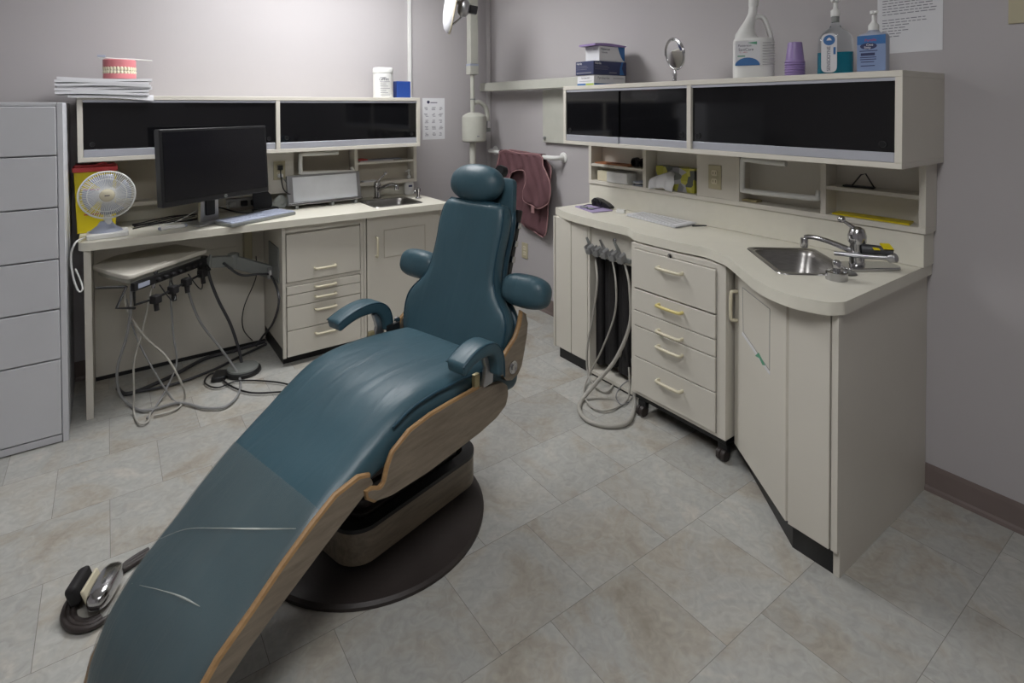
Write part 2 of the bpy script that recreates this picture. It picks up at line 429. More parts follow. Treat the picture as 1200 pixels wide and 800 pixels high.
# ------------------------------------------------------------------ room
WX, WY = 2.494, 3.77       # planes of the right and the back wall
LX, FY, CH = -1.75, -1.6, 2.62
struct(obj('floor', MB().box(LX - .1, WX + .1, FY - .1, WY + .1, -.06, 0), M_['floor'], smooth=0))
o = bpy.data.objects['floor']; 
for v in o.data.vertices: v.co += Vector(o.location)
o.location = (0, 0, 0)
struct(obj('ceiling', MB().box(LX - .1, WX + .1, FY - .1, WY + .1, CH, CH + .06), M_['ceil'], smooth=0))
struct(obj('wall_back', MB().box(LX - .1, WX + .1, WY, WY + .1, 0, CH), M_['wall'], smooth=0))
struct(obj('wall_right', MB().box(WX, WX + .1, FY - .1, WY, 0, CH), M_['wall'], smooth=0))
struct(obj('wall_left', MB().box(LX - .1, LX, FY - .1, WY, 0, CH), M_['wall'], smooth=0))
struct(obj('wall_front', MB().box(LX, WX, FY - .1, FY, 0, CH), M_['wall'], smooth=0))
bb = [(0, 0), (.010, 0), (.008, .012), (.004, .02), (.004, .085), (.002, .102), (0, .102)]
struct(obj('baseboard_right', MB().prism([(WX - p[0], p[1]) for p in bb], FY, WY, 'y'), M_['base'], smooth=0))
struct(obj('baseboard_back', MB().prism([(WY - p[0], p[1]) for p in bb], LX, WX - .01, 'x'), M_['base'], smooth=0))
struct(obj('trim_1', MB().prism(roundpoly([(WX, WY), (WX - .03, WY), (WX - .03, WY - .012), (WX - .012, WY - .03), (WX, WY - .03)], .004), .103, CH, 'z'), M_['wall'], label='painted corner strip'))
struct(obj('trim_2', MB().box(1.781, 1.806, WY - .016, WY, 1.5, CH, .003), M_['white'], label='white vertical cable cover on the back wall'))
# ceiling light fittings
def ceiling_light(x, y, w, d, e, label):
    t = thing('ceiling_light', label, 'ceiling light', (x, y, CH - .05), group=None)
    f = MB()
    for a, b, c, dd in ((x - w / 2, x + w / 2, y - d / 2, y - d / 2 + .03), (x - w / 2, x + w / 2, y + d / 2 - .03, y + d / 2),
                        (x - w / 2, x - w / 2 + .03, y - d / 2 + .03, y + d / 2 - .03), (x + w / 2 - .03, x + w / 2, y - d / 2 + .03, y + d / 2 - .03)):
        f.box(a, b, c, dd, CH - .05, CH - .001)
    obj('frame', f, M_['white'], t)
    m = mat('light_diffuser', (.8, .8, .8), .5, emit=(.985, .99, 1.0), es=e)
    obj('diffuser', MB().box(x - w / 2 + .03, x + w / 2 - .03, y - d / 2 + .03, y + d / 2 - .03, CH - .045, CH - .030), m, t)
ceiling_light(1.0, 2.95, 1.2, .6, E1, 'bright rectangular ceiling light above the dental chair')
ceiling_light(.1, .35, 1.2, .6, E2, 'dim rectangular ceiling light on the camera side of the room')

# ------------------------------------------------------------------ helpers for fittings
def pull(name, c, L, out, along, mat_, parent, label=None, r=.0072, proj=.026):
    c = Vector(c); out = Vector(out).normalized(); al = Vector(along).normalized()
    h = L / 2
    pts = [c - al * h, c - al * h + out * proj * .6, c - al * (h - .012) + out * proj, c + al * (h - .012) + out * proj, c + al * h + out * proj * .6, c + al * h]
    return obj(name, MB().tube(pts, r, 8, smooth=3), mat_, parent, label=label)

def duplex(name, M, parent=None, label=None, cat=None, plug=False):
    t = thing(name, label, cat, M.translation)
    def bx(x0, x1, y0, y1, z0, z1, b=.001): return MB().box(x0, x1, y0, y1, z0, z1, b, M)
    obj('cover_plate', bx(-.035, .035, -.058, .058, .0005, .006, .002), M_['outlet'], t)
    for s in (-1, 1):
        rc = obj('socket', MB().prism(roundpoly([(-.016, -.014 + .02 * s), (.016, -.014 + .02 * s), (.016, .014 + .02 * s), (-.016, .014 + .02 * s)], .008), .006, .008, 'z', M=M), M_['handle'], t)
        sl = MB()
        sl.box(-.008, -.006, -.005 + .02 * s, .006 + .02 * s, .008, .0086, 0, M); sl.box(.006, .008, -.005 + .02 * s, .006 + .02 * s, .008, .0086, 0, M)
        obj('slot', sl, M_['black'], rc)
    return t

# ================================================================== WALL A (back wall) furniture
ZA = .83
# filing cabinet
t = thing('filing_cabinet', 'tall pale grey metal filing cabinet with six wide drawers at left', 'filing cabinet', (-.62, 3.4, 0))
bd = MB(); bd.box(-1.08, -.157, 3.128, 3.70, .0, 1.478, .003)
obj('body', bd, M_['file'], t)
obj('side_stile', MB().box(-.176, -.155, 3.108, 3.128, .0, 1.478, .002), M_['file'], t)
obj('top_rail', MB().box(-1.08, -.178, 3.108, 3.128, 1.462, 1.478, .002), M_['file'], t)
obj('bottom_rail', MB().box(-1.08, -.178, 3.112, 3.128, .004, .034, .002), M_['file'], t)
zs = [.037, .366, .584, .801, 1.024, 1.248, 1.462]
for a, b in zip(zs[:-1], zs[1:]):
    obj('drawer', MB().box(-1.08, -.179, 3.105, 3.127, a + .004, b - .002, .003), M_['file'], t)

# wall cupboard A
def cupboard_a():
    t = thing('wall_cupboard', 'cream wall cupboard with black glass doors above the computer desk', 'wall cupboard', (.79, 3.6, 1.19))
    x0, x1, y0, y1, z0, z1 = -.118, 1.705, 3.42, WY - .001, 1.19, 1.515
    b = MB()
    b.box(x0, x1, y0, y1, z1 - .022, z1, .002); b.box(x0, x1, y0, y1, z0, z0 + .022, .002)
    for x in (x0, .79, x1 - .022): b.box(x, x + .022, y0, y1, z0 + .022, z1 - .022, .001)
    b.box(x0 + .02, x1 - .02, y1 - .012, y1, z0 + .02, z1 - .02)
    obj('carcase', b, M_['cream'], t)
    b = MB(); b.box(x0 + .022, .79, y0 + .004, y0 + .03, z1 - .034, z1 - .0225); b.box(.812, x1 - .022, y0 + .004, y0 + .03, z1 - .034, z1 - .0225)
    obj('top_track', b, M_['lilac'], t)
    for i, (a, c, off) in enumerate(((x0 + .023, .335, .006), (.31, .788, .014), (.813, 1.255, .006), (1.24, x1 - .023, .014))):
        d = obj('sliding_door', MB().box(a, c, y0 + off, y0 + off + .006, z0 + .058, z1 - .03), M_['glass'], t)
        r = MB(); r.box(a, c, y0 + off - .004, y0 + off + .007, z0 + .0225, z0 + .060, .002)
        obj('bottom_rail', r, M_['lilac'], d)
        kx = (a + .035) if i in (0, 2) else (c - .035)
        k = MB().lathe([(.006, 0), (.011, .0005), (.0125, .003), (.0105, .0035), (.0095, .0015), (0, .001)], n=20, M=Matrix.Translation((kx, y0 + off - .0002, z0 + .085)) @ Matrix.Rotation(PI / 2, 4, 'X'))
        obj('finger_pull', k, M_['black'], d)
cupboard_a()

# open shelf unit A
t = thing('open_shelf_unit', 'cream open shelf unit under the wall cupboard on the back wall', 'shelf unit', (.85, 3.7, .93))
x0, x1, y0, y1, z0, z1 = -.10, 1.79, 3.65, WY - .001, .922, 1.188
b = MB(); b.box(x0, x1, y0, y1, z0, z0 + .022, .002); b.box(x0, x1, y0, y1, z1 - .010, z1, .001)
obj('carcase', b, M_['cream'], t)
for x in (x0, 1.335, x1 - .024): obj('divider', MB().box(x, x + .024, y0, y1, z0 + .022, z1 - .01, .001), M_['cream'], t)
obj('back_board', MB().box(x0 + .02, x1 - .02, y1 - .014, y1 - .001, z0 + .02, z1 - .01), M_['tan'], t)
obj('shelf', MB().box(1.36, x1 - .024, y0 + .004, y1 - .014, 1.068, 1.083, .001), M_['cream'], t)
obj('socket_panel', MB().box(.775, .945, y0 + .002, y0 + .02, z0 + .022, z1 - .01, .001), M_['cream'], t)

# worktop A
t = thing('desk_worktop', 'long cream worktop along the back wall with rounded front corner at left', 'worktop', (.85, 3.5, ZA - .04))
def sinkhole(P0, a, b, m):
    P0 = Vector(P0); a = Vector(a); b = Vector(b); au = a.normalized(); bu = b.normalized()
    q = [P0 + au * m + bu * m, P0 + a - au * m + bu * m, P0 + a + b - au * m - bu * m, P0 + b + au * m - bu * m]
    return roundpoly([tuple(p) for p in q], .05, 5)
SA0, SAa, SAb = (1.335, 3.30), (.33, -.01), (0.0, .30)
poly = roundpoly([(-.118, 3.245), (.9, 3.225), (1.80, 3.19), (1.80, WY - .001), (-.118, WY - .001)], [.06, 0, .03, 0, 0], 6)
obj('top', MB().prism(poly, ZA - .038, ZA, 'z', holes=[sinkhole(SA0, SAa, SAb, .02)]), M_['creamtop'], t)
obj('backsplash', MB().box(-.118, 1.80, 3.735, WY - .001, ZA, .921, .003), M_['creamtop'], t)
obj('end_panel', MB().box(-.098, -.070, 3.262, WY - .012, .0, ZA - .038, .001), M_['cream'], t)
obj('modesty_panel', MB().box(-.068, .775, 3.705, 3.725, .02, ZA - .038), M_['cream'], t)
obj('access_hatch', MB().box(.33, .62, 3.700, 3.705, .41, .62, .001), M_['cream'], t)
obj('floor_channel', MB().box(-.068, .775, 3.70, 3.7045, .0, .02), M_['dark'], t)
obj('cable_channel', MB().box(.655, .70, 3.66, 3.705, .50, ZA - .04, .003), M_['outlet'], t, label='yellowish vertical cable box')

# drawer unit A
t = thing('drawer_unit', 'cream five-drawer base unit under the back worktop', 'drawer unit', (1.0, 3.5, 0))
obj('carcase', MB().box(.778, 1.246, 3.285, 3.75, .10, ZA - .039, .001), M_['cream'], t)
obj('plinth', MB().box(.79, 1.24, 3.32, 3.74, .0, .10), M_['dark'], t)
b = MB(); b.box(.778, .796, 3.268, 3.285, .05, ZA - .039, .001); b.box(1.226, 1.246, 3.268, 3.285, .05, ZA - .039, .001); b.box(.796, 1.226, 3.268, 3.285, .752, ZA - .039, .001)
b.box(.796, 1.226, 3.268, 3.285, .452, .470, .001)
obj('face_frame', b, M_['cream'], t)
for a, c, hz in ((.474, .742, .532), (.415, .450, None), (.337, .411, .370), (.205, .333, .291), (.055, .201, .143)):
    if hz is None:
        a, c, hz = .411, .450, .448
zz = [(.474, .742, .533), (.400, .450, .448), (.336, .396, .370), (.200, .332, .291), (.055, .196, .143)]
zz = [(.474, .742, .533), (.404, .449, .428), (.337, .400, .370), (.203, .333, .298), (.055, .199, .158)]
for a, c, hz in zz:
    d = obj('drawer', MB().box(.800, 1.222, 3.262, 3.284, a, c, .002), M_['cream'], t)
    pull('handle', (1.012, 3.263, hz), .115, (0, -1, 0), (1, 0, 0), M_['handle'], d)
# sink cupboard A
t = thing('base_cupboard', 'cream base cupboard under the small sink on the back wall', 'base cupboard', (1.5, 3.5, 0))
b = MB(); b.box(1.248, 1.262, 3.285, 3.75, .10, ZA - .039); b.box(1.765, 1.785, 3.285, 3.75, .10, ZA - .039); b.box(1.262, 1.765, 3.285, 3.75, .10, .118); b.box(1.262, 1.765, 3.735, 3.75, .118, ZA - .039)
obj('carcase', b, M_['cream'], t)
for a, c in ((1.248, 1.262), (1.765, 1.785)): obj('stile', MB().box(a, c, 3.268, 3.285, .05, ZA - .039, .001), M_['cream'], t)
obj('plinth', MB().box(1.26, 1.78, 3.32, 3.74, .0, .10), M_['dark'], t)
d = obj('door', MB().box(1.267, 1.760, 3.262, 3.284, .055, .782, .002), M_['cream'], t)
b = MB()
for a in ((1.373, 1.657, .692, .696), (1.373, 1.657, .521, .525), (1.373, 1.377, .525, .692), (1.653, 1.657, .525, .692)): b.box(a[0], a[1], 3.2605, 3.2625, a[2], a[3])
obj('inset_outline', b, M_['tan'], d)
obj('hatch_panel', MB().box(1.378, 1.652, 3.2595, 3.2622, .526, .691, .001), M_['cream'], d)
pull('handle', (1.324, 3.263, .60), .115, (0, -1, 0), (0, 0, 1), M_['handle'], d)

# sink maker
def sink(label, P0, a, b, z, depth=.14):
    P0 = Vector(P0); a = Vector(a); b = Vector(b); c = P0 + a / 2 + b / 2
    t = thing('sink', label, 'sink', (c.x, c.y, z - depth))
    au = a.normalized(); bu = b.normalized()
    def loop(m, r, n=5):
        q = [P0 + au * m + bu * m, P0 + a - au * m + bu * m, P0 + a + b - au * m - bu * m, P0 + b + au * m - bu * m]
        return roundpoly([tuple(p) for p in q], r, n)
    rings = [(loop(0, .035), z + .0005), (loop(.002, .035), z + .004), (loop(.016, .04), z + .004), (loop(.022, .045), z - .002), (loop(.028, .05), z - .02), (loop(.042, .055), z - depth + .02), (loop(.065, .06), z - depth)]
    mb = MB(); n = len(rings[0][0]); vs = []; fs = []
    for lp, zz in rings:
        vs += [(p[0], p[1], zz) for p in lp]
    for i in range(len(rings) - 1):
        for j in range(n): fs.append((i * n + j, i * n + (j + 1) % n, (i + 1) * n + (j + 1) % n, (i + 1) * n + j))
    fs.append(tuple(range((len(rings) - 1) * n, len(rings) * n)))
    obj('basin', mb.add(vs, fs), M_['steel'], t, smooth=50)
    obj('drain', MB().lathe([(.032, 0), (.034, .002), (.028, .003), (.024, .001), (0, .001)], (c.x, c.y, z - depth + .0005)), M_['chrome'], t)
    return t
sink('small stainless steel sink in the back wall worktop', SA0, SAa, SAb, ZA)
# faucet A
t = thing('faucet', 'chrome faucet with raised lever behind the small back wall sink', 'faucet', (1.49, 3.645, ZA))
fx, fy = 1.49, 3.645
obj('body', MB().lathe([(.028, 0), (.028, .008), (.02, .012), (.019, .07), (.025, .078), (.026, .10), (.018, .115), (0, .12)], (fx, fy, ZA + .0005)), M_['chrome'], t)
obj('spout', MB().tube([(fx, fy - .01, ZA + .05), (fx + .02, fy - .05, ZA + .08), (fx + .05, fy - .11, ZA + .105), (fx + .075, fy - .15, ZA + .10)], .010, 10, smooth=5), M_['chrome'], t)
obj('aerator', MB().lathe([(.013, 0), (.014, .004), (.014, .03), (.011, .034)], (fx + .075, fy - .15, ZA + .068)), M_['chrome'], t)
obj('lever', MB().tube([(fx, fy, ZA + .11), (fx + .02, fy - .015, ZA + .14), (fx + .045, fy - .03, ZA + .168)], [.010, .006, .006], 8), M_['chrome'], t)
obj('lever_knob', MB().ell((fx + .047, fy - .031, ZA + .172), .013, .013, .012), M_['chrome'], t)
# cup filler
t = thing('rinse_tap', 'small chrome tap standing at the right end of the back worktop', 'tap', (1.70, 3.44, ZA))
obj('body', MB().lathe([(.022, 0), (.022, .006), (.012, .01), (.011, .045), (.015, .05), (.015, .07), (.009, .075)], (1.712, 3.47, ZA + .0005)), M_['chrome'], t)
obj('spout', MB().tube([(1.712, 3.47, ZA + .06), (1.69, 3.45, ZA + .072), (1.668, 3.43, ZA + .06), (1.664, 3.426, ZA + .045)], .006, 8, smooth=4), M_['chrome'], t)
# soap bottle
t = thing('soap_bottle', 'clear white pump bottle of hand soap beside the back wall faucet', 'bottle', (1.745, 3.68, ZA))
sx_, sy_ = 1.745, 3.685
obj('body', MB().lathe([(.030, 0), (.036, .006), (.037, .05), (.034, .08), (.022, .102), (.013, .11), (.013, .12)], (sx_, sy_, ZA + .0005), sy=.62), M_['white'], t)
obj('label', MB().box(-.016, .016, .03, .075, .0, .001, 0, frame((sx_, sy_ - .0232, ZA), 0, -1)), M_['paper'], t)
obj('label_badge', MB().box(-.014, .014, .055, .068, .001, .0016, 0, frame((sx_, sy_ - .0235, ZA), 0, -1)), M_['navy'], t)
b = MB().lathe([(.014, .118), (.014, .132), (.006, .136), (.005, .165), (.009, .167), (.009, .177), (0, .18)], (sx_, sy_, ZA)); b.tube([(sx_, sy_, ZA + .172), (sx_ - .03, sy_ - .012, ZA + .166)], .004, 8)
obj('pump', b, M_['white'], t)

# towel bracket A
def ubar(label, pts, m, r=.010):
    o = obj('towel_bracket', MB().tube(pts, r, 10, smooth=4), m)
    tag(o, label, 'towel bracket')
ubar('white paper towel bracket in the open shelf above the light viewer', [(1.215, 3.62, 1.158), (1.10, 3.62, 1.158), (.990, 3.62, 1.158), (.978, 3.62, 1.145), (.978, 3.62, 1.055), (.992, 3.62, 1.041), (1.15, 3.62, 1.035), (1.300, 3.62, 1.028), (1.312, 3.62, 1.032), (1.312, 3.645, 1.048)], M_['white'], .0125)
# outlet A + plug + cord
duplex('power_outlet', frame((.858, 3.651, 1.065), 0, -1), label='almond power outlet beside the monitor with a black plug', cat='power outlet')
t = thing('plug', 'black plug and drooping cord in the outlet beside the monitor', 'plug', (.858, 3.62, 1.07))
obj('plug_body', MB().box(.843, .873, 3.615, 3.641, 1.070, 1.098, .004), M_['black'], t)
obj('cord', MB().tube([(.858, 3.62, 1.075), (.852, 3.58, 1.02), (.862, 3.57, .96), (.89, 3.575, .928), (.93, 3.60, .918)], .0035, 8, smooth=6), M_['black'], t)
t = thing('plug', 'white plug with grey cord below the black plug', 'plug', (.858, 3.62, 1.02))
obj('plug_body', MB().box(.843, .873, 3.615, 3.641, 1.022, 1.046, .006), M_['white'], t)
obj('cord', MB().tube([(.862, 3.62, 1.03), (.89, 3.60, .99), (.915, 3.61, .95), (.92, 3.63, .93)], .003, 8, smooth=6), M_['hoseg'], t)
# papers in shelf
tag(obj('leaflet', MB().box(1.375, 1.62, 3.66, 3.74, 1.0835, 1.089, .001), M_['paper']), 'lower white leaflet lying on the small shelf near the soap bottle', 'leaflet', 'leaflets on the back shelf')
tag(obj('leaflet', MB().box(1.40, 1.68, 3.665, 3.735, 1.0892, 1.094, .001), M_['lightgrey']), 'upper pale leaflet directly under the small red folder', 'leaflet', 'leaflets on the back shelf')
tag(obj('red_folder', MB().box(1.365, 1.43, 3.655, 3.745, 1.0945, 1.101, .001), M_['red']), 'small red folder lying on the leaflets in the back shelf', 'folder')
tag(obj('paper_slip', MB().box(1.40, 1.50, 3.655, 3.72, .9445, .952, .001), M_['paper']), 'white folded paper slip in the lower small shelf near the sink', 'paper')

# notice A
t = thing('wall_notice', 'white printed notice taped to the back wall right of the cupboard', 'notice', (1.992, WY, 1.21))
M = frame((1.992, WY - .0002, 1.365), 0, -1)
b = MB(); quadlabel(b, M, -.093, .093, -.155, .155, .0012); obj('sheet', b, M_['paper'], t, smooth=0)
b = MB()
rr = random.Random(3)
for c in range(3):
    for r_ in range(5):
        for k in range(3):
            x = -.062 + c * .06 + rr.uniform(-.006, .006); y = .085 - r_ * .048 - k * .009; w = rr.uniform(.008, .016)
            quadlabel(b, M @ Matrix.Translation((0, 0, .0013)), x - w, x + w, y - .0022, y + .0022, .0003)
obj('print', b, M_['inkg'], t, smooth=0)
b = MB().lathe([(.012, 0), (.012, .0004)], M=M @ Matrix.Translation((-.045, .125, .0013))); quadlabel(b, M @ Matrix.Translation((0, 0, .0013)), -.028, .03, .118, .124, .0003)
obj('heading', b, M_['ink'], t, smooth=0)

# monitor
ang = math.atan2(3.40 - 3.12, .736 - .203)
def mon():
    t = thing('computer_monitor', 'black flat computer monitor on grey stand on the back desk', 'monitor', (.47, 3.36, ZA))
    M = Matrix.Translation((.4695, 3.26, 1.165)) @ Matrix.Rotation(ang, 4, 'Z') @ Matrix.Rotation(R(-3), 4, 'X')
    W, H = .302, .187
    obj('bezel', MB().box(-W, W, 0, .045, -H, H, .006, M), M_['black'], t)
    obj('screen', MB().box(-W + .014, W - .014, -.0015, .0, -H + .026, H - .014, 0, M), M_['screen'], t)
    lg = MB().lathe([(.009, 0), (.009, .0006)], n=24, M=M @ Matrix.Translation((.03, -.0003, -H + .013)) @ Matrix.Rotation(PI / 2, 4, 'X'))
    lo = obj('logo', lg, M_['greyp'], t, label='small round pale logo badge')
    text('logo_letters', 'hp', .013, M @ Matrix.Translation((.03, -.0012, -H + .014)) @ Matrix.Rotation(PI / 2, 4, 'X'), M_['black'], lo)
    B = Matrix.Translation((.450, 3.395, 0)) @ Matrix.Rotation(ang, 4, 'Z')
    obj('stand_neck', MB().prism([(-.055, ZA + .012), (.055, ZA + .012), (.045, 1.12), (-.045, 1.12)], .015, .04, 'y', .003, B), M_['alu'], t)
    b = MB().prism(roundpoly([(-.026, ZA + .045), (.026, ZA + .045), (.026, 1.0), (-.026, 1.0)], .008), .008, .0155, 'y', 0, B)
    obj('neck_recess', b, M_['black'], t)
    obj('stand_base', MB().box(-.10, .05, -.045, .11, ZA + .001, ZA + .012, .003, B), M_['alu'], t)
mon()
# keyboard
t = thing('keyboard', 'slim pale blue-grey keyboard lying across the front edge of the desk', 'keyboard', (.655, 3.36, ZA))
q = [(.515, 3.20), (.885, 3.375), (.81, 3.53), (.455, 3.345)]
obj('base', MB().prism(roundpoly(q, .012), ZA + .001, ZA + .018, 'z', .003), M_['greyp'], t)
obj('key_skin', MB().prism(roundpoly([(.518, 3.207), (.878, 3.377), (.808, 3.522), (.461, 3.342)], .012), ZA + .018, ZA + .024, 'z', .002), M_['lightgrey'], t)
b = MB(); kA = Vector((.512, 3.215)); kx = Vector((.362, .171)); ky = Vector((-.062, .128))
for r_ in range(5):
    for c in range(17):
        if r_ == 0 and 4 < c < 9: continue
        p = kA + kx * ((c + .6) / 17.4) + ky * ((r_ + .55) / 5.1)
        M = Matrix.Translation((p.x, p.y, ZA + .024)) @ Matrix.Rotation(math.atan2(kx.y, kx.x), 4, 'Z')
        b.box(-.0095, .0095, -.0115, .0115, 0, .0022, 0, M)
obj('keys', b, M_['lightgrey'], t, smooth=0)
# light viewer
t = thing('light_viewer', 'wide grey-framed white x-ray viewer leaning on the back worktop', 'x-ray viewer', (1.12, 3.58, ZA))
M = Matrix.Translation((1.125, 3.565, ZA + .022)) @ Matrix.Rotation(R(-12), 4, 'X')
obj('housing', MB().box(-.235, .225, .0, .035, .0, .185, .004, M), M_['alu'], t)
obj('panel', MB().box(-.205, .200, -.004, .0, .018, .172, .002, M), M_['viewer'], t)
obj('lower_ledge', MB().box(-.235, .225, -.016, .001, .0, .014, .003, M), M_['chrome'], t)
for x in (-.19, .03, .18): obj('foot', MB().box(1.125 + x - .008, 1.125 + x + .008, 3.545, 3.62, ZA + .0005, ZA + .0215, .002), M_['greyp'], t)
t = thing('gadget_stand', 'black curved plastic stand between the monitor and the x-ray viewer', 'stand', (.75, 3.55, ZA))
obj('base', MB().ell((.765, 3.60, ZA + .0125), .075, .035, .012, 3), M_['black'], t)
obj('upright', MB().prism(catmull([(.70, ZA + .02), (.79, ZA + .02), (.80, ZA + .07), (.78, ZA + .12), (.74, ZA + .155), (.70, ZA + .15)], 3, True), 3.585, 3.605, 'y', .004), M_['black'], t)
t = thing('white_bag', 'crumpled clear plastic bag tucked left of the x-ray viewer', 'bag', (.86, 3.66, ZA))
b = MB(); rr = random.Random(5)
vs = []; fs = []; n = 12; m = 7
for i in range(m):
    for j in range(n):
        a = 2 * PI * j / n; ra = (.045, .055, .052, .046, .036, .022, .006)[i]; 
        vs.append((.845 + ra * math.cos(a) * rr.uniform(.8, 1.25) + i * .004, 3.665 + .4 * ra * math.sin(a) * rr.uniform(.75, 1.2), ZA + .001 + i * .0135))
for i in range(m - 1):
    for j in range(n): fs.append((i * n + j, i * n + (j + 1) % n, (i + 1) * n + (j + 1) % n, (i + 1) * n + j))
fs.append(tuple(reversed(range(n)))); fs.append(tuple(range((m - 1) * n, m * n)))
obj('film', b.add(vs, fs), M_['tape'], t, smooth=0)
# power strip behind monitor
t = thing('power_strip', 'white power strip with plugs behind the monitor stand', 'power strip', (.66, 3.70, .86))
obj('housing', MB().box(.57, .76, 3.708, 3.733, ZA + .02, ZA + .075, .004), M_['white'], t)
for x, mm in ((.60, 'white'), (.665, 'black'), (.72, 'black')): obj('plug', MB().box(x - .018, x + .018, 3.68, 3.708, ZA + .03, ZA + .062, .004), M_[mm], t)
# cables on desk
def cable(name, pts, r, m, label, cat='cable', k=6):
    o = obj(name, MB().tube(pts, r, 8, smooth=k), m); tag(o, label, cat); return o
b = MB(); rr = random.Random(11)
for k in range(6):
    pts = []
    for i in range(9):
        f = i / 8
        pts.append((.10 + .30 * f + rr.uniform(-.01, .01), 3.46 + .02 * k + .035 * math.sin(f * 5 + k) + .06 * f, ZA + .005 + .0022 * k + .008 * f))
    b.tube(pts, .003, 6, smooth=4)
tag(obj('cable_bundle', b, M_['black']), 'tangled bundle of thin black cables left of the monitor stand', 'cable')
cable('cable_behind_monitor', [(.40, 3.50, ZA + .02), (.45, 3.54, ZA + .07), (.52, 3.58, ZA + .05), (.60, 3.56, ZA + .02), (.68, 3.57, ZA + .006), (.72, 3.62, ZA + .03), (.722, 3.675, ZA + .046)], .0045, M_['black'], 'black cable looping behind the monitor stand to the power strip')
cable('white_cable', [(.21, 3.42, ZA + .014), (.29, 3.50, ZA + .01), (.36, 3.56, ZA + .03), (.44, 3.60, ZA + .06), (.52, 3.62, ZA + .05), (.598, 3.675, ZA + .046)], .003, M_['white'], 'thin white cable running from the white adapter behind the monitor')
t = thing('adapter', 'small white cable adapter box lying in front of the black cables', 'adapter', (.265, 3.37, ZA))
M = Matrix.Translation((.266, 3.365, ZA + .0006)) @ Matrix.Rotation(R(8), 4, 'Z')
obj('housing', MB().box(-.055, .055, -.020, .020, 0, .017, .006, M), M_['white'], t)
obj('end_grip', MB().box(-.064, -.054, -.012, .012, .003, .014, .002, M).box(.054, .066, -.012, .012, .003, .014, .002, M), M_['lightgrey'], t)

# fan
t = thing('desk_fan', 'small white round desk fan on the left end of the desk', 'fan', (-.005, 3.34, ZA))
FC = Vector((-.005, 3.325, 1.036)); MF = Matrix.Translation(FC) @ Matrix.Rotation(PI / 2, 4, 'X')   # local z -> -y
def ringpts(r, z, n=40): return [MF @ Vector((r * math.cos(2 * PI * i / n), r * math.sin(2 * PI * i / n), z)) for i in range(n + 1)]
g = MB()
for r_, z_, th in ((.112, 0, .0042), (.112, -.006, .0035), (.078, .016, .0016), (.034, .022, .0018)): g.tube(ringpts(r_, z_), th, 6, cap=False)
NW = 72
for i in range(NW):
    a = 2 * PI * i / NW; c, s = math.cos(a), math.sin(a)
    g.tube([MF @ Vector((.03 * c, .03 * s, .022)), MF @ Vector((.078 * c, .078 * s, .017)), MF @ Vector((.100 * c, .100 * s, .010)), MF @ Vector((.112 * c, .112 * s, 0))], .0013, 4)
obj('front_grille', g, M_['white'], t)
g = MB()
for i in range(36):
    a = 2 * PI * i / 36; c, s = math.cos(a), math.sin(a)
    g.tube([MF @ Vector((.112 * c, .112 * s, -.004)), MF @ Vector((.10 * c, .10 * s, -.03)), MF @ Vector((.045 * c, .045 * s, -.045))], .0009, 4)
obj('rear_grille', g, M_['white'], t)
h = obj('hub_cap', MB().lathe([(.030, .018), (.031, .022), (.028, .027), (.015, .030), (0, .031)], M=MF), M_['handle'], t, label='cream round hub cap')
obj('hub_emblem', MB().box(-.010, .010, -.002, .002, .0305, .0315, 0, MF), M_['ink'], h)
for k in range(4):
    vs = []; 
    for i in range(6):
        r_ = .018 + .080 * i / 5
        for j in range(5):
            a = k * PI / 2 + (j / 4 - .5) * (1.15 - .1 * i / 5) + .25 * i / 5
            vs.append(MF @ Vector((r_ * math.cos(a), r_ * math.sin(a), -.010 + (j / 4 - .5) * .022)))
    fs = [(i * 5 + j, i * 5 + j + 1, (i + 1) * 5 + j + 1, (i + 1) * 5 + j) for i in range(5) for j in range(4)]
    bl = obj('blade', MB().add(vs, fs), M_['lightgrey'], t, smooth=60)
    md = bl.modifiers.new('s', 'SOLIDIFY'); md.thickness = .002
obj('motor', MB().lathe([(.02, -.075), (.036, -.065), (.04, -.03), (.034, -.018), (.012, -.012), (.012, .0)], M=MF), M_['white'], t)
obj('neck', MB().tube([(-.005, 3.365, ZA + .05), (-.005, 3.372, ZA + .11), (-.005, 3.372, FC.z - .03)], [.02, .014, .012], 12), M_['white'], t)
bs = MB(); 
bs.prism(roundpoly([(-.088, 3.285), (.078, 3.305), (.078, 3.43), (-.088, 3.43)], .02), ZA + .0008, ZA + .024, 'z', .004)
obj('base', bs, M_['white'], t)
obj('base_shroud', MB().lathe([(.070, .024), (.060, .034), (.035, .055), (.022, .075), (0, .078)], (-.012, 3.37, ZA), sy=.75), M_['lightgrey'], t)
tag(obj('fan_cord', MB().tube(BK['fancord'], .004, 8, smooth=6), M_['white']), 'white fan cord hanging over the left end of the desk', 'cord')

# sharps container
t = thing('sharps_container', 'yellow sharps box with a red lid behind the desk fan', 'sharps container', (-.04, 3.57, ZA))
obj('bin', MB().prism([(-.128, ZA + .001), (.028, ZA + .001), (.035, 1.135), (-.138, 1.135)], 3.50, 3.635, 'y', .004), M_['yellow'], t)
l = obj('lid', MB().box(-.144, .041, 3.492, 3.643, 1.135, 1.160, .004), M_['red'], t, label='red lid')
obj('lid_hatch', MB().box(-.135, .03, 3.505, 3.625, 1.160, 1.170, .003).tube([(-.05, 3.5, 1.168), (-.02, 3.495, 1.178), (.0, 3.5, 1.168)], .004, 8, smooth=3), M_['red'], l)
b = MB(); M = frame((-.05, 3.4995, .95), 0, -1); quadlabel(b, M, -.05, .05, .09, .10); quadlabel(b, M, -.05, .05, -.03, -.025)
obj('warning_print', b, M_['inkr'], t, smooth=0)

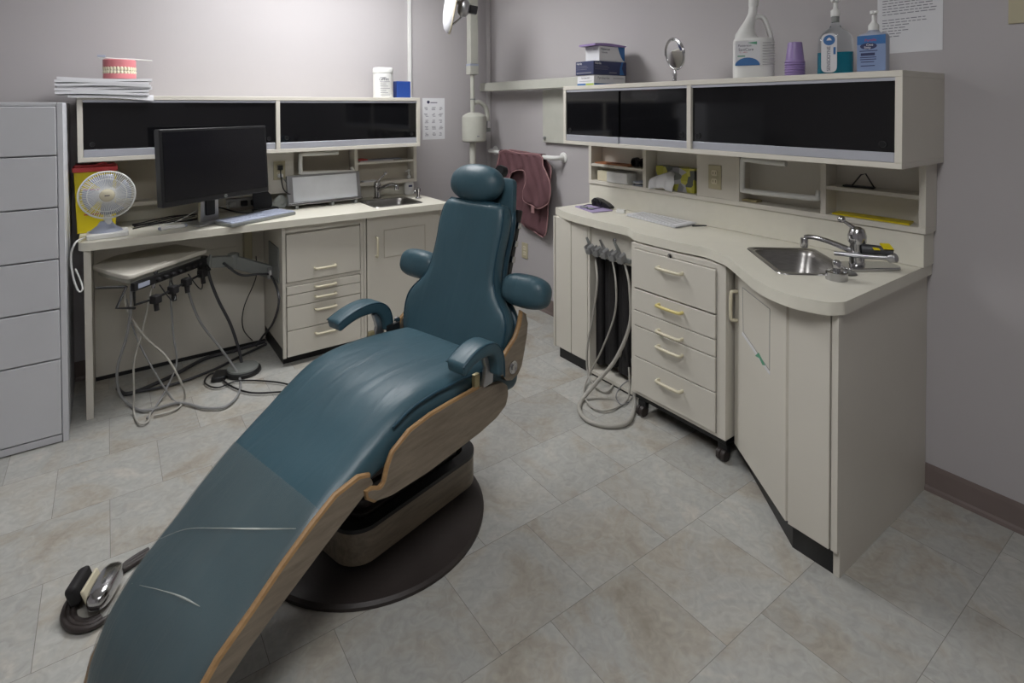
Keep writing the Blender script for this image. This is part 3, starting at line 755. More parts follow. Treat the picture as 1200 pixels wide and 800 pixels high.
# on top of cupboard A
GP = 'folded newspapers stacked on the left cupboard'
rr = random.Random(4)
z = 1.5195
for k in range(6):
    th = .0132; x0 = -.195 + rr.uniform(-.006, .006); x1 = .185 + rr.uniform(-.012, .008); y0 = 3.395 + rr.uniform(-.006, .006)
    vs = []; fs = []; n = 14
    for i in range(n + 1):
        f = i / n; x = x0 + (x1 - x0) * f
        dz = .003 * math.sin(f * 5 + k * 1.7)
        if x < -.10: dz += -.0 
        for (yy, zz) in ((y0, 0), (y0, th * .93), (3.69, th * .93), (3.69, 0)): vs.append((x, yy, z + zz + (dz if zz > 0 else dz * .9)))
    for i in range(n):
        for j in range(4): fs.append((i * 4 + j, i * 4 + (j + 1) % 4, (i + 1) * 4 + (j + 1) % 4, (i + 1) * 4 + j))
    fs.append((3, 2, 1, 0)); fs.append((n * 4, n * 4 + 1, n * 4 + 2, n * 4 + 3))
    tag(obj('newspaper', MB().add(vs, fs), M_['paper']), 'uppermost white folded newspaper under the dental model' if k == 5 else 'white folded newspaper inside the stack at the left cupboard corner', 'newspaper', GP)
    z += th + .0004
vs = []; fs = []; n = 16
for i in range(n + 1):
    f = i / n; x = -.150 + .345 * f; dr = .004 + .016 * max(0, (f - .35) / .65) ** 1.5
    for yy, zz in ((3.69, 1.5156), (3.416, 1.5156), (3.410, 1.512 - dr * .6), (3.404, 1.508 - dr), (3.399, 1.508 - dr), (3.400, 1.514 - dr * .5), (3.406, 1.5186), (3.69, 1.5192)): vs.append((x, yy, zz))
for i in range(n):
    for j in range(8): fs.append((i * 8 + j, i * 8 + (j + 1) % 8, (i + 1) * 8 + (j + 1) % 8, (i + 1) * 8 + j))
fs += [tuple(range(7, -1, -1)), tuple(range(n * 8, n * 8 + 8))]
tag(obj('newspaper', MB().add(vs, fs), M_['paper'], smooth=60), 'lowest newspaper drooping over the front edge of the left cupboard', 'newspaper', GP)
ZT = z + .003
# dental model
t = thing('dental_model', 'pink dental jaw model with ivory teeth on the paper stack', 'dental model', (.057, 3.55, ZT))
def jaw(zb, h, flip):
    out = []
    outer = [(.072 * math.cos(a), -.062 * math.sin(a)) for a in [PI * i / 16 for i in range(17)]]
    pl = [(.057 + p[0], 3.575 + p[1]) for p in outer] + [(-.015, 3.61), (.129, 3.61)][::1]
    pl = [(.057 + p[0], 3.575 + p[1]) for p in outer] + [(.057 - .072, 3.615), (.057 + .072, 3.615)]
    return MB().prism(pl, zb, zb + h, 'z', .004)
j1 = obj('lower_jaw', jaw(ZT, .030, 0), M_['pinkgum'], t); j2 = obj('upper_jaw', jaw(ZT + .058, .042, 1), M_['pinkgum'], t)
for jw, zc, hh in ((j1, ZT + .033, .009), (j2, ZT + .052, .012)):
    for i in range(14):
        a = PI * (i + .5) / 14
        obj('tooth', MB().ell((.057 + .066 * math.cos(a), 3.575 - .057 * math.sin(a), zc), .0075, .0075, hh, 2.6, 10, 8), M_['tooth'], jw)
t2 = obj('toothbrush', MB().tube([(-.035, 3.545, ZT + .106), (.04, 3.55, ZT + .1035), (.12, 3.555, ZT + .103), (.20, 3.56, ZT + .100)], [.004, .0035, .0045, .003], 8), M_['white']); tag(t2, 'white toothbrush laid across the top of the dental model', 'toothbrush')
br = MB().box(-.036, -.002, 3.540, 3.550, ZT + .109, ZT + .120, .001); o_ = obj('bristles', br, M_['lightgrey'], t2)
# wipes + blue box
t = thing('wipes_canister', 'tall white canister of wipes on the cupboard over the small sink', 'canister', (1.503, 3.56, 1.515))
c = (1.503, 3.56, 1.5155)
obj('body', MB().lathe([(.062, 0), (.066, .004), (.066, .162), (.063, .165)], c), M_['white'], t)
obj('lid', MB().lathe([(.067, .165), (.068, .169), (.068, .190), (.062, .200), (0, .202)], c), M_['white'], t)
M = frame((1.503 - .012, 3.56 - .0672, 1.6), -.18, -1)
text('label_title', 'OPTIM', .022, M @ Matrix.Translation((-.01, .035, .0)), M_['ink'], t)
b = MB()
for k in range(9): 
    yy = .05 - k * .0145
    if k != 1: quadlabel(b, M, -.035, -.035 + .04 + .012 * ((k * 7) % 3), yy - .0015, yy + .0015)
obj('label_print', b, M_['inkg'], t, smooth=0)
tag(obj('blue_box', MB().box(1.585, 1.685, 3.52, 3.60, 1.5155, 1.628, .002), M_['blue']), 'plain deep blue box beside the wipes canister', 'box')
# ================================================================== WALL B (right wall) furniture
ZB = .86
def cupboard_b():
    t = thing('wall_cupboard', 'cream wall cupboard with black glass doors above the sink on the right wall', 'wall cupboard', (2.3, 1.59, 1.24))
    x0, x1, y0, y1, z0, z1 = 2.114, WX - .001, .745, 2.432, 1.240, 1.567
    b = MB()
    b.box(x0, x1, y0, y1, z1 - .022, z1, .002); b.box(x0, x1, y0, y1, z0, z0 + .020, .002)
    for y in (y0, 1.568, y1 - .022): b.box(x0, x1, y, y + .022, z0 + .020, z1 - .022, .001)
    b.box(x1 - .012, x1, y0 + .02, y1 - .02, z0 + .02, z1 - .02)
    obj('carcase', b, M_['cream'], t)
    b = MB(); b.box(x0 + .004, x0 + .03, y0 + .022, 1.568, z1 - .034, z1 - .0225); b.box(x0 + .004, x0 + .03, 1.59, y1 - .022, z1 - .034, z1 - .0225)
    obj('top_track', b, M_['lilac'], t)
    for a, c, off, ks in ((2.01, y1 - .023, .006, 1), (1.591, 2.03, .014, 0), (1.15, 1.567, .014, 1), (y0 + .023, 1.18, .006, 0)):
        d = obj('sliding_door', MB().box(x0 + off, x0 + off + .006, a, c, z0 + .052, z1 - .03), M_['glass'], t)
        obj('bottom_rail', MB().box(x0 + off - .004, x0 + off + .007, a, c, z0 + .0205, z0 + .054, .002), M_['lilac'], d)
        ky = (c - .03) if ks else (a + .035)
        obj('finger_pull', MB().lathe([(.006, 0), (.011, .0005), (.0125, .003), (.0105, .0035), (.0095, .0015), (0, .001)], n=20, M=Matrix.Translation((x0 + off - .0002, ky, z0 + .08)) @ Matrix.Rotation(-PI / 2, 4, 'Y')), M_['black'], d)
cupboard_b()
t = thing('open_shelf_unit', 'cream open shelf unit under the wall cupboard on the right wall', 'shelf unit', (2.44, 1.64, .98))
x0, x1, y0, y1, z0, z1 = 2.387, WX - .001, .765, 2.512, .984, 1.2385
b = MB(); b.box(x0, x1, y0, y1, z0, z0 + .022, .002); b.box(x0, x1, y0, y1, z1 - .01, z1, .001)
obj('carcase', b, M_['cream'], t)
for y in (y0, 1.112, 1.502, 2.060, y1 - .022): obj('divider', MB().box(x0, x1, y, y + .022, z0 + .022, z1 - .01, .001), M_['cream'], t)
obj('back_board', MB().box(x1 - .012, x1 - .001, y0 + .02, y1 - .02, z0 + .02, z1 - .01), M_['cream'], t)
obj('shelf', MB().box(x0 + .004, x1 - .012, 2.082, y1 - .022, 1.092, 1.107, .001), M_['cream'], t)
obj('shelf', MB().box(x0 + .004, x1 - .012, y0 + .022, 1.112, 1.108, 1.123, .001), M_['cream'], t)
obj('socket_panel', MB().box(x0 + .002, x0 + .02, 1.524, 1.735, z0 + .022, z1 - .01, .001), M_['cream'], t)

# worktop B
t = thing('sink_worktop', 'cream worktop with wavy front edge and sink along the right wall', 'worktop', (2.2, 1.6, ZB - .04))
front = [(2.129, 2.52), (2.075, 2.36), (2.053, 2.10), (2.055, 1.93), (2.05, 1.878), (2.02, 1.825), (2.002, 1.78), (2.0, 1.70), (2.002, 1.56), (2.012, 1.47), (2.015, 1.42), (1.99, 1.34), (1.965, 1.285), (1.88, 1.18), (1.797, 1.078), (1.75, 1.0), (1.725, .92), (1.73, .86), (1.752, .805), (1.80, .778)]
fr = [tuple(p)[:2] for p in catmull([(p[0], p[1], 0) for p in front], 3)]
poly = fr + [(WX - .001, .778), (WX - .001, 2.52)]
SB0, SBa, SBb = (2.153, 1.327), (-.252, -.286), (.205, -.180)
obj('top', MB().prism(poly, ZB - .040, ZB, 'z', holes=[sinkhole(SB0, SBa, SBb, .02)]), M_['creamtop'], t)
obj('backsplash', MB().box(2.395, WX - .001, .772, 2.515, ZB, .9835, .003), M_['creamtop'], t)
sink('stainless steel sink set at an angle in the right wall worktop', SB0, SBa, SBb, ZB)

# narrow cabinet + hose bay
t = thing('narrow_cupboard', 'narrow cream cupboard with two tall panels at the far end of the right worktop', 'cupboard', (2.3, 2.35, 0))
obj('carcase', MB().box(2.112, WX - .001, 2.215, 2.478, .09, ZB - .041, .001), M_['cream'], t)
obj('side_panel', MB().box(2.088, WX - .001, 2.4785, 2.492, .065, ZB - .041, .001), M_['cream'], t)
for a, c in ((2.346, 2.476), (2.214, 2.341)): 
    p = obj('door_panel', MB().box(2.092, 2.111, a, c, .07, ZB - .043, .002), M_['cream'], t)
obj('plinth', MB().box(2.118, WX - .001, 2.215, 2.47, 0, .09), M_['dark'], t)
t = thing('hose_bay', 'open cream cabinet bay with black curtain strips holding dental hoses', 'cabinet bay', (2.3, 2.03, 0))
b = MB(); b.box(2.095, WX - .001, 2.196, 2.2135, .0, ZB - .041, .001); b.box(2.095, WX - .001, 1.846, 1.862, .0, ZB - .041, .001); b.box(WX - .02, WX - .001, 1.862, 2.196, .0, ZB - .041)
obj('carcase', b, M_['cream'], t)
obj('floor_board', MB().box(2.105, WX - .02, 1.862, 2.196, .012, .03, .001), M_['cream'], t)
obj('plinth', MB().box(2.112, 2.13, 1.862, 2.196, 0, .012), M_['dark'], t)
obj('upper_panel', MB().box(2.105, 2.121, 1.862, 2.196, .655, ZB - .041, .001), M_['cream'], t)
for k in range(7):
    y = 1.885 + k * .048; zb = .06 + .012 * ((k * 5) % 3)
    prof = roundpoly([(2.135 + .02 * (k % 2), y - .025), (2.20 + .02 * (k % 2), y - .025), (2.20 + .02 * (k % 2), y + .025), (2.135 + .02 * (k % 2), y + .025)], .018)
    obj('black_strip', MB().prism(prof, zb, .655, 'z'), M_['blackm'], t)
obj('lock', MB().lathe([(.011, 0), (.011, .006), (.004, .008), (0, .008)], M=Matrix.Translation((2.105, 2.02, .765)) @ Matrix.Rotation(-PI / 2, 4, 'Y')), M_['chrome'], t)
# holders and handpieces
t = thing('handpiece_holder', 'row of grey clips gripping dental handpieces in the hose bay', 'holder', (2.09, 2.03, .66))
obj('mount_bar', MB().box(2.082, 2.1045, 1.90, 2.19, .672, .692, .003), M_['greyp'], t)
for y in (2.165, 2.11, 2.055, 1.995, 1.94):
    M = Matrix.Translation((2.075, y, .70)) @ Matrix.Rotation(R(-20), 4, 'Y')
    obj('clip', MB().prism(roundpoly([(-.016, -.022), (.016, -.022), (.020, .018), (.010, .028), (.006, .008), (-.006, .008), (-.010, .028), (-.020, .018)], .003), -.03, .008, 'x', .001, M), M_['hoseg'], t)
for nm, pts, y, lab, m_ in (('h1', 'h1', 2.165, 'grey air hose hanging from the leftmost clip of the hose bay', 'hosec'), ('h2', 'h2', 2.06, 'slim grey hose with a chrome syringe tip in the middle clip', 'hosec'), ('h3', 'h3', 1.965, 'thick cream suction hose looping out onto the floor', 'hosec')):
    p0 = Vector(BK[pts][0])
    t = thing('dental_hose', lab, 'hose', tuple(p0))
    if nm == 'h3': rad = [.005, .006, .009, .011, .011, .011, .011, .010]
    else: rad = .0058 if nm == 'h1' else .0048
    obj('hose', MB().tube(BK[pts], rad, 10, smooth=8), M_[m_], t)
    tip = [p0 + Vector((-.002, 0, -.01)), p0 + Vector((-.022, .012, .045)), p0 + Vector((-.032, .03, .085))]
    obj('handpiece', MB().tube(tip, [.008, .0095, .006], 10), M_['greyp' if nm != 'h2' else 'chrome'], t)
cable('thin_cable', BK['h4'], .003, M_['hoseg'], 'thin grey tube curled on the floor under the hose bay', 'tube')

# cart
t = thing('drawer_cart', 'cream five-drawer cart on black casters under the right worktop', 'cart', (2.2, 1.56, 0))
cy0, cy1 = 1.312, 1.800
obj('carcase', MB().box(2.012, 2.47, cy0, cy1 + .010, .105, .812, .002), M_['cream'], t)
b = MB(); b.box(1.996, 2.012, cy1 - .010, cy1 + .010, .105, .812, .001); b.box(1.996, 2.012, cy0, cy0 + .040, .105, .812, .001); b.box(1.996, 2.012, cy0 + .04, cy1 - .01, .105, .118, .001)
b.box(1.996, 2.012, cy0 + .04, cy1 - .01, .790, .812, .001)
obj('face_frame', b, M_['cream'], t)
for a, c, hz, hm in ((.608, .787, .735, 'handle'), (.504, .601, .567, 'yhandle'), (.432, .500, .452, 'handle'), (.287, .428, .382, 'handle'), (.121, .283, .228, 'handle')):
    d = obj('drawer', MB().box(1.988, 2.0115, cy0 + .043, cy1 - .013, a, c, .002), M_['cream'], t)
    pull('handle', (1.989, 1.577, hz), .125, (-1, 0, 0), (0, 1, 0), M_[hm], d, label='yellowed plastic handle' if hm == 'yhandle' else None)
obj('lock', MB().lathe([(.011, 0), (.011, .006), (.004, .008), (0, .008)], M=Matrix.Translation((1.9955, 1.585, .795)) @ Matrix.Rotation(-PI / 2, 4, 'Y')), M_['chrome'], t)
obj('chassis', MB().box(2.015, 2.46, cy0 + .01, cy1, .075, .1045, .002), M_['black'], t)
for x, y in ((2.025, 1.765), (2.035, 1.345), (2.42, 1.765), (2.42, 1.345)):
    cst = obj('caster', MB().box(x - .012, x + .02, y - .022, y + .022, .03, .075, .008), M_['black'], t)
    obj('wheel', MB().lathe([(.018, -.021), (.024, -.018), (.025, -.004), (.020, 0), (.025, .004), (.024, .018), (.018, .021)], n=20, M=Matrix.Translation((x - .006, y, .0258)) @ Matrix.Rotation(PI / 2, 4, 'X')), M_['rubber'], cst)

# diagonal sink cupboard
t = thing('corner_cupboard', 'large cream sink cupboard with angled door at the near end of the right wall', 'cupboard', (2.1, 1.0, 0))
pA, pB, pC = Vector((2.050, 1.302)), Vector((1.792, .948)), Vector((1.788, .815))
body = [(2.065, 1.300), (1.813, .948), (1.806, .812), (WX - .001, .812), (WX - .001, 1.300)]
obj('carcase', MB().prism(body, .09, ZB - .150, 'z'), M_['cream'], t)
rim = [(2.065, 1.300), (1.813, .948), (1.806, .812), (1.83, .812), (1.838, .94), (2.09, 1.300)]
obj('top_rail', MB().prism(rim, ZB - .150, ZB - .0405, 'z'), M_['cream'], t)
obj('plinth', MB().prism([(2.10, 1.298), (1.808, .94), (1.806, .812), (1.83, .812), (1.86, .94), (2.15, 1.298)], 0, .09, 'z'), M_['dark'], t)
def slab(a, b, z0_, z1_, th, off=0.0, bev=.002):
    a = Vector(a); b = Vector(b); d = (b - a); L_ = d.length; n = Vector((d.y, -d.x)).normalized()
    if n.x > 0: n = -n
    M = Matrix(((d.x / L_, n.x, 0, a.x + n.x * off), (d.y / L_, n.y, 0, a.y + n.y * off), (0, 0, 1, 0), (0, 0, 0, 1)))
    return M, L_
M, L_ = slab(pA, pB, 0, 0, .018)
DB = M
d = obj('door', MB().box(.004, L_ - .006, -.012, .006, .085, .815, .002, M), M_['cream'], t)
# diamond-cut inset panel
s0, s1 = .10, .345
out = [(.080, .745), (.090, .575), (.315, .530), (.315, .745)]
def strip(p, q, w, y0_, y1_):
    p = Vector(p); q = Vector(q); dd = (q - p).normalized(); nn = Vector((-dd.y, dd.x)) * w / 2
    return MB().prism([tuple(p + nn), tuple(q + nn), tuple(q - nn), tuple(p - nn)], y0_, y1_, 'y', 0, M)
b = MB()
for p, q in zip(out, out[1:] + out[:1]):
    s_ = strip(p, q, .0026, .0055, .0068); b.add(s_.v, s_.f)
obj('inset_outline', b, M_['hoseg'], d)
tp = strip((.080, .566), (.318, .520), .010, .0058, .0072); obj('tape_strip', tp, M_['paper'], d, label='white tape strip with a green mark')
obj('tape_mark', MB().prism([(.20, .530), (.23, .555), (.285, .533), (.262, .525), (.235, .537)], .0072, .0078, 'y', 0, M), M_['inkgr'], d)
# panel right of the door and the handle
hp = M @ Vector((.030, .006, .655)); nrm = (M.to_3x3() @ Vector((0, 1, 0)))
pull('handle', hp, .115, nrm, (0, 0, 1), M_['handle'], d)
M2, L2 = slab(pB, pC, 0, 0, .018)
obj('filler_panel', MB().box(.003, L2, -.012, .006, .085, .815, .002, M2), M_['cream'], t)
ep = [(1.786, .085), (1.804, .085), (1.804, 0), (WX - .001, 0), (WX - .001, ZB - .041), (1.786, ZB - .041)]
obj('end_panel', MB().prism(ep, .792, .8115, 'y', .001), M_['cream'], t)

# faucet B
t = thing('faucet', 'chrome lever faucet with eyewash attachment beside the angled sink', 'faucet', (2.25, .95, ZB))
fx, fy = 2.225, .925
obj('deck_plate', MB().prism(roundpoly([(2.12, .915), (2.30, .80), (2.35, .87), (2.20, .985)], .03), ZB + .0005, ZB + .012, 'z', .003), M_['chrome'], t)
obj('body', MB().lathe([(.027, .012), (.025, .02), (.024, .085), (.030, .092), (.031, .115), (.024, .138), (.012, .146), (0, .148)], (fx, fy, ZB)), M_['chrome'], t)
obj('spout', MB().tube([(fx - .01, fy + .01, ZB + .055), (fx - .03, fy + .06, ZB + .075), (fx - .052, fy + .11, ZB + .090), (fx - .063, fy + .142, ZB + .092), (fx - .067, fy + .157, ZB + .087)], [.012, .0095, .009, .009], 12, smooth=5), M_['chrome'], t)
obj('aerator', MB().lathe([(.012, 0), (.014, .003), (.014, .032), (.012, .036)], (fx - .068, fy + .158, ZB + .050)), M_['chrome'], t)
obj('lever', MB().tube([(fx, fy, ZB + .13), (fx - .012, fy + .018, ZB + .150), (fx - .026, fy + .036, ZB + .166)], [.012, .007, .006], 10), M_['chrome'], t)
obj('lever_knob', MB().ell((fx - .030, fy + .041, ZB + .171), .0135, .0135, .013), M_['chrome'], t)
b = MB().tube([(fx - .055, fy + .055, ZB + .047), (fx - .02, fy - .03, ZB + .048), (fx + .01, fy - .10, ZB + .052)], .0085, 12)
obj('side_tube', b, M_['alu'], t)
obj('tube_cap', MB().lathe([(.014, -.012), (.016, -.008), (.016, .012), (.012, .016)], M=Matrix.Translation((fx + .014, fy - .108, ZB + .053)) @ Matrix.Rotation(R(75), 4, 'X')), M_['alu'], t)
obj('valve_body', MB().tube([(fx - .005, fy - .02, ZB + .07), (fx + .01, fy - .075, ZB + .074), (fx + .02, fy - .11, ZB + .07)], [.020, .016, .015], 12), M_['hosed'], t)
M = Matrix.Translation((fx + .01, fy - .092, ZB + .090)) @ Matrix.Rotation(R(40), 4, 'Z') @ Matrix.Rotation(R(-14), 4, 'Y')
obj('yellow_tag', MB().box(-.022, .022, -.016, .016, 0, .003, .001, M).box(-.012, .004, .022, .042, -.010, -.007, .001, M), M_['yellow'], t, label='small yellow tag')
t = thing('chrome_fitting', 'round chrome capped fitting on the worktop in front of the faucet', 'fitting', (2.0, .895, ZB))
obj('collar', MB().lathe([(.034, 0), (.034, .026), (.030, .029), (.014, .030)], (2.005, .897, ZB + .0005)), M_['chrome'], t)
obj('spindle', MB().lathe([(.012, .030), (.012, .040), (.014, .042), (.014, .060), (.010, .064), (0, .064)], (2.005, .897, ZB + .0005)), M_['chrome'], t)

# worktop items
t = thing('notepad', 'lilac paper pad at the far end of the right worktop', 'notepad', (2.27, 2.36, ZB))
obj('sheets', MB().prism([(2.229, 2.46), (2.178, 2.26), (2.309, 2.235), (2.36, 2.44)], ZB + .0008, ZB + .006, 'z'), M_['purplel'], t)
t = thing('eyeglasses', 'thin dark framed eyeglasses lying on the lilac pad', 'glasses', (2.25, 2.36, ZB))
b = MB()
for cy_ in (2.335, 2.39): b.tube([(2.235 + .020 * math.cos(a), cy_ + .024 * math.sin(a), ZB + .0095) for a in [2 * PI * i / 20 for i in range(21)]], .0022, 6, cap=False)
b.tube([(2.235, 2.359, ZB + .010), (2.23, 2.3625, ZB + .011), (2.235, 2.366, ZB + .010)], .002, 6)
b.tube([(2.245, 2.313, ZB + .0105), (2.30, 2.305, ZB + .013), (2.345, 2.33, ZB + .010)], .0022, 6, smooth=3); b.tube([(2.245, 2.412, ZB + .0105), (2.30, 2.425, ZB + .013), (2.335, 2.40, ZB + .010)], .0022, 6, smooth=3)
obj('frame', b, M_['ink'], t)
b = MB()
for cy_ in (2.335, 2.39): b.lathe([(.0185, 0), (.0185, .001)], (2.235, cy_, ZB + .009), n=18, sy=1.2)
obj('lens', b, M_['tape'], t)
t = thing('loupe_case', 'black safety goggles standing behind the eyeglasses', 'goggles', (2.33, 2.33, ZB))
c = [(2.315, 2.395, ZB + .02), (2.335, 2.34, ZB + .022), (2.350, 2.28, ZB + .02)]
sh = catmull([(2.410, ZB + .008), (2.415, ZB + .040), (2.385, ZB + .056), (2.33, ZB + .048), (2.262, ZB + .022), (2.258, ZB + .008)], 4, True) if False else [(2.412, ZB + .0065), (2.418, ZB + .038), (2.395, ZB + .055), (2.35, ZB + .052), (2.29, ZB + .034), (2.262, ZB + .018), (2.262, ZB + .0065)]
obj('frame', MB().prism(roundpoly(sh, .006), 2.318, 2.352, 'x', .003), M_['black'], t)
b = MB()
for y_ in (2.392, 2.348): b.ell((2.317, y_, ZB + .030), .006, .017, .016)
obj('lens', b, M_['screen'], t)
tag(obj('dispenser_block', MB().prism(roundpoly([(2.285, 2.185), (2.300, 2.140), (2.325, 2.148), (2.310, 2.193)], .004), ZB + .0008, ZB + .022, 'z', .003), M_['white']), 'small white plastic block beside the black goggles', 'block')
t = thing('document_pile', 'pile of printed white papers on the right worktop', 'papers', (2.35, 1.9, ZB))
rr = random.Random(9)
for k in range(5):
    dx, dy = rr.uniform(-.006, .006), rr.uniform(-.008, .008)
    qs = [(2.268 + dx, 2.09 + dy), (2.222 + dx, 1.735 + dy), (2.372 + dx * .3, 1.728 + dy), (2.382 + dx * .3, 2.075 + dy)]
    obj('sheet', MB().prism(qs, ZB + .0008 + k * .0026, ZB + .0030 + k * .0026, 'z'), M_['paper'], t, smooth=0)
b = MB()
for k in range(14):
    y = 2.05 - k * .021
    b.prism([(2.262 - .1 * (2.05 - y) , y), (2.262 - .1 * (2.05 - y), y - .006), (2.355, y - .008), (2.355, y - .002)], ZB + .0135, ZB + .0138, 'z')
obj('print', b, M_['hoseg'], t, smooth=0)
tag(obj('pen', MB().tube([(2.32, 1.71, ZB + .006), (2.375, 1.668, ZB + .006)], [.0045, .003], 8), M_['hosed']), 'short dark pen at the near end of the white papers', 'pen')

# things in shelf B
xs = 2.40
tag(obj('brown_folder', MB().box(xs, 2.475, 2.20, 2.47, 1.1075, 1.116, .001), M_['brown']), 'orange-brown folder lying flat on the upper left shelf', 'folder')
t = thing('goggles', 'black round-lensed goggles beside the orange-brown folder', 'goggles', (2.43, 2.14, 1.107))
for y in (2.165, 2.105): 
    e_ = obj('eye_cup', MB().lathe([(.026, 0), (.028, .004), (.026, .03), (.020, .034), (.018, .008), (0, .006)], M=Matrix.Translation((2.44, y, 1.136)) @ Matrix.Rotation(-PI / 2, 4, 'Y')), M_['black'], t)
obj('strap', MB().tube([(2.43, 2.19, 1.115), (2.455, 2.17, 1.112), (2.46, 2.135, 1.111), (2.44, 2.09, 1.112)], .004, 8, smooth=4), M_['lightgrey'], t)
def bx_item(name, label, cat, y0, y1, z0, h, m, x0_=2.40, x1_=2.478, bev=.004):
    o = obj(name, MB().box(x0_, x1_, y0, y1, z0, z0 + h, bev), m); tag(o, label, cat); return o
bx_item('white_box', 'white carton lying in front in the lower left shelf', 'box', 2.205, 2.365, 1.0065, .062, M_['white'], 2.392)
bx_item('cream_box', 'cream carton half hidden left of the white carton', 'box', 2.372, 2.46, 1.0065, .060, M_['handle'], 2.41)
for k in range(4):
    M = Matrix.Translation((2.43, 2.135, 1.007 + k * .006)) @ Matrix.Rotation(.5 * k, 4, 'Z')
    tag(obj('packet', MB().box(-.03, .03, -.035, .035, 0, .005, .001, M), M_[['lightgrey', 'black', 'white', 'lightgrey'][k]]),
        ['pale packet at the bottom of the small pile right of the white carton', 'black packet in the small pile right of the white carton', 'white packet in the small pile right of the white carton', 'pale packet on top of the small pile right of the white carton'][k], 'packet', 'packets in the lower left shelf')
t = thing('tissue_box', 'yellow and grey floral tissue box with a white tissue hanging out', 'tissue box', (2.44, 1.90, 1.0065))
obj('carton', MB().box(2.415, 2.480, 1.768, 2.015, 1.0065, 1.130, .002), M_['floral'], t)
vs = []; fs = []; n, m = 16, 10
for i in range(m + 1):
    for j in range(n + 1):
        f, g_ = i / m, j / n
        w = .020 + .060 * min(1, f * 1.6) - .02 * max(0, f - .6) 
        y = 1.905 + (g_ - .5) * 2 * w + .045 * f
        fold = math.sin(g_ * 15 + f * 2) * .007 * (.3 + f)
        vs.append((2.413 - .052 * math.sin(f * 2.2) + fold, y, 1.095 - .078 * f * f - .012 * f + .012 * math.sin(g_ * PI)))
for i in range(m):
    for j in range(n): fs.append((i * (n + 1) + j, i * (n + 1) + j + 1, (i + 1) * (n + 1) + j + 1, (i + 1) * (n + 1) + j))
ti = obj('tissue', MB().add(vs, fs), M_['paper'], t); md = ti.modifiers.new('s', 'SOLIDIFY'); md.thickness = .0012
obj('opening_rim', MB().ell((2.4145, 1.90, 1.085), .002, .055, .022), M_['greyp'], t)
duplex('power_outlet', frame((2.3888, 1.630, 1.107), -1, 0), label='almond double power outlet between the tissue box and the towel bracket', cat='power outlet')
ubar('white towel bracket in the open shelf on the right wall', [(2.40, 1.285, 1.198), (2.40, 1.38, 1.200), (2.40, 1.475, 1.203), (2.40, 1.492, 1.190), (2.40, 1.492, 1.072), (2.40, 1.475, 1.058), (2.40, 1.32, 1.060), (2.40, 1.165, 1.064), (2.40, 1.150, 1.070), (2.41, 1.150, 1.095)], M_['white'], .0125)
tag(obj('wooden_wedge', MB().prism([(2.41, 1.43), (2.46, 1.43), (2.46, 1.50), (2.41, 1.50)], 1.0065, 1.016, 'z', .002), M_['gold']), 'small brownish block lying under the right wall towel bracket', 'block')
t = thing('phone_clip', 'small black folding stand on the right end upper shelf', 'stand', (2.43, 1.0, 1.123))
obj('base', MB().prism(roundpoly([(2.41, 1.06), (2.425, .95), (2.46, .955), (2.45, 1.065)], .006), 1.1235, 1.130, 'z', .002), M_['black'], t)
obj('wire', MB().tube([(2.43, 1.03, 1.13), (2.435, 1.0, 1.175), (2.44, .985, 1.18), (2.44, .955, 1.13)], .003, 6), M_['black'], t)
tag(obj('yellow_envelope', MB().prism([(2.405, 1.095), (2.400, .82), (2.47, .83), (2.475, 1.10)], 1.0065, 1.013, 'z'), M_['yellow']), 'yellow envelope lying in the lower right shelf', 'envelope')

# ---- on top of cupboard B
ZT2 = 1.5675
def carton(name, label, yc, xc, w, d, h, z0, m):
    t = thing(name, label, 'box', (xc, yc, z0))
    b_ = obj('carton', MB().box(xc - d / 2, xc + d / 2, yc - w / 2, yc + w / 2, z0, z0 + h, .002), m, t)
    return t
def faceB(xc, yc, z): return frame((xc, yc, z), -1, 0)          # face towards -x
def faceN(xc, yc, z): return frame((xc, yc, z), 0, -1)
def box3(name, label, x0, x1, y0, y1, z0, h, m):
    t = thing(name, label, 'box', ((x0 + x1) / 2, (y0 + y1) / 2, z0))
    obj('carton', MB().box(x0, x1, y0, y1, z0, z0 + h, .002), m, t)
    return t, faceN((x0 + x1) / 2, y0 - .0006, z0), faceB(x0 - .0006, (y0 + y1) / 2, z0)
t, MN, MW = box3('glove_box', 'white carton with blue and lime stripe at the bottom of the box stack', 2.18, 2.43, 2.25, 2.385, ZT2 + .0005, .060, M_['paper'])
b = MB(); quadlabel(b, MN, -.124, .05, .002, .013); quadlabel(b, MW, -.066, .002, .002, .013); obj('blue_stripe', b, M_['skyb'], t, smooth=0)
b = MB(); quadlabel(b, MN, .05, .124, .002, .013); quadlabel(b, MW, .004, .066, .002, .013); obj('lime_stripe', b, M_['lime'], t, smooth=0)
text('lettering', 'Pyrobarrier', .020, MN @ Matrix.Translation((-.05, .043, 0)), M_['inkg'], t)
text('lettering', 'Pyrobarrier', .014, MW @ Matrix.Translation((0, .043, 0)), M_['inkg'], t)
b = MB(); quadlabel(b, MN, .025, .11, .041, .044); quadlabel(b, MW, -.05, .05, .024, .026); obj('print', b, M_['inkg'], t, smooth=0)
t, MN, MW = box3('glove_box', 'navy blue carton in the middle of the box stack', 2.172, 2.432, 2.245, 2.39, ZT2 + .061, .076, M_['navy'])
text('lettering', 'Nitrile', .018, MN @ Matrix.Translation((-.095, .063, 0)), M_['paper'], t)
text('lettering', 'Nitrile', .016, MW @ Matrix.Translation((-.042, .063, 0)), M_['paper'], t)
b = MB()
for k in range(3): quadlabel(b, MN, -.12, -.02 + .01 * (k % 2), .048 - k * .009, .0495 - k * .009); quadlabel(b, MW, -.064, .02 + .01 * (k % 2), .048 - k * .009, .0495 - k * .009)
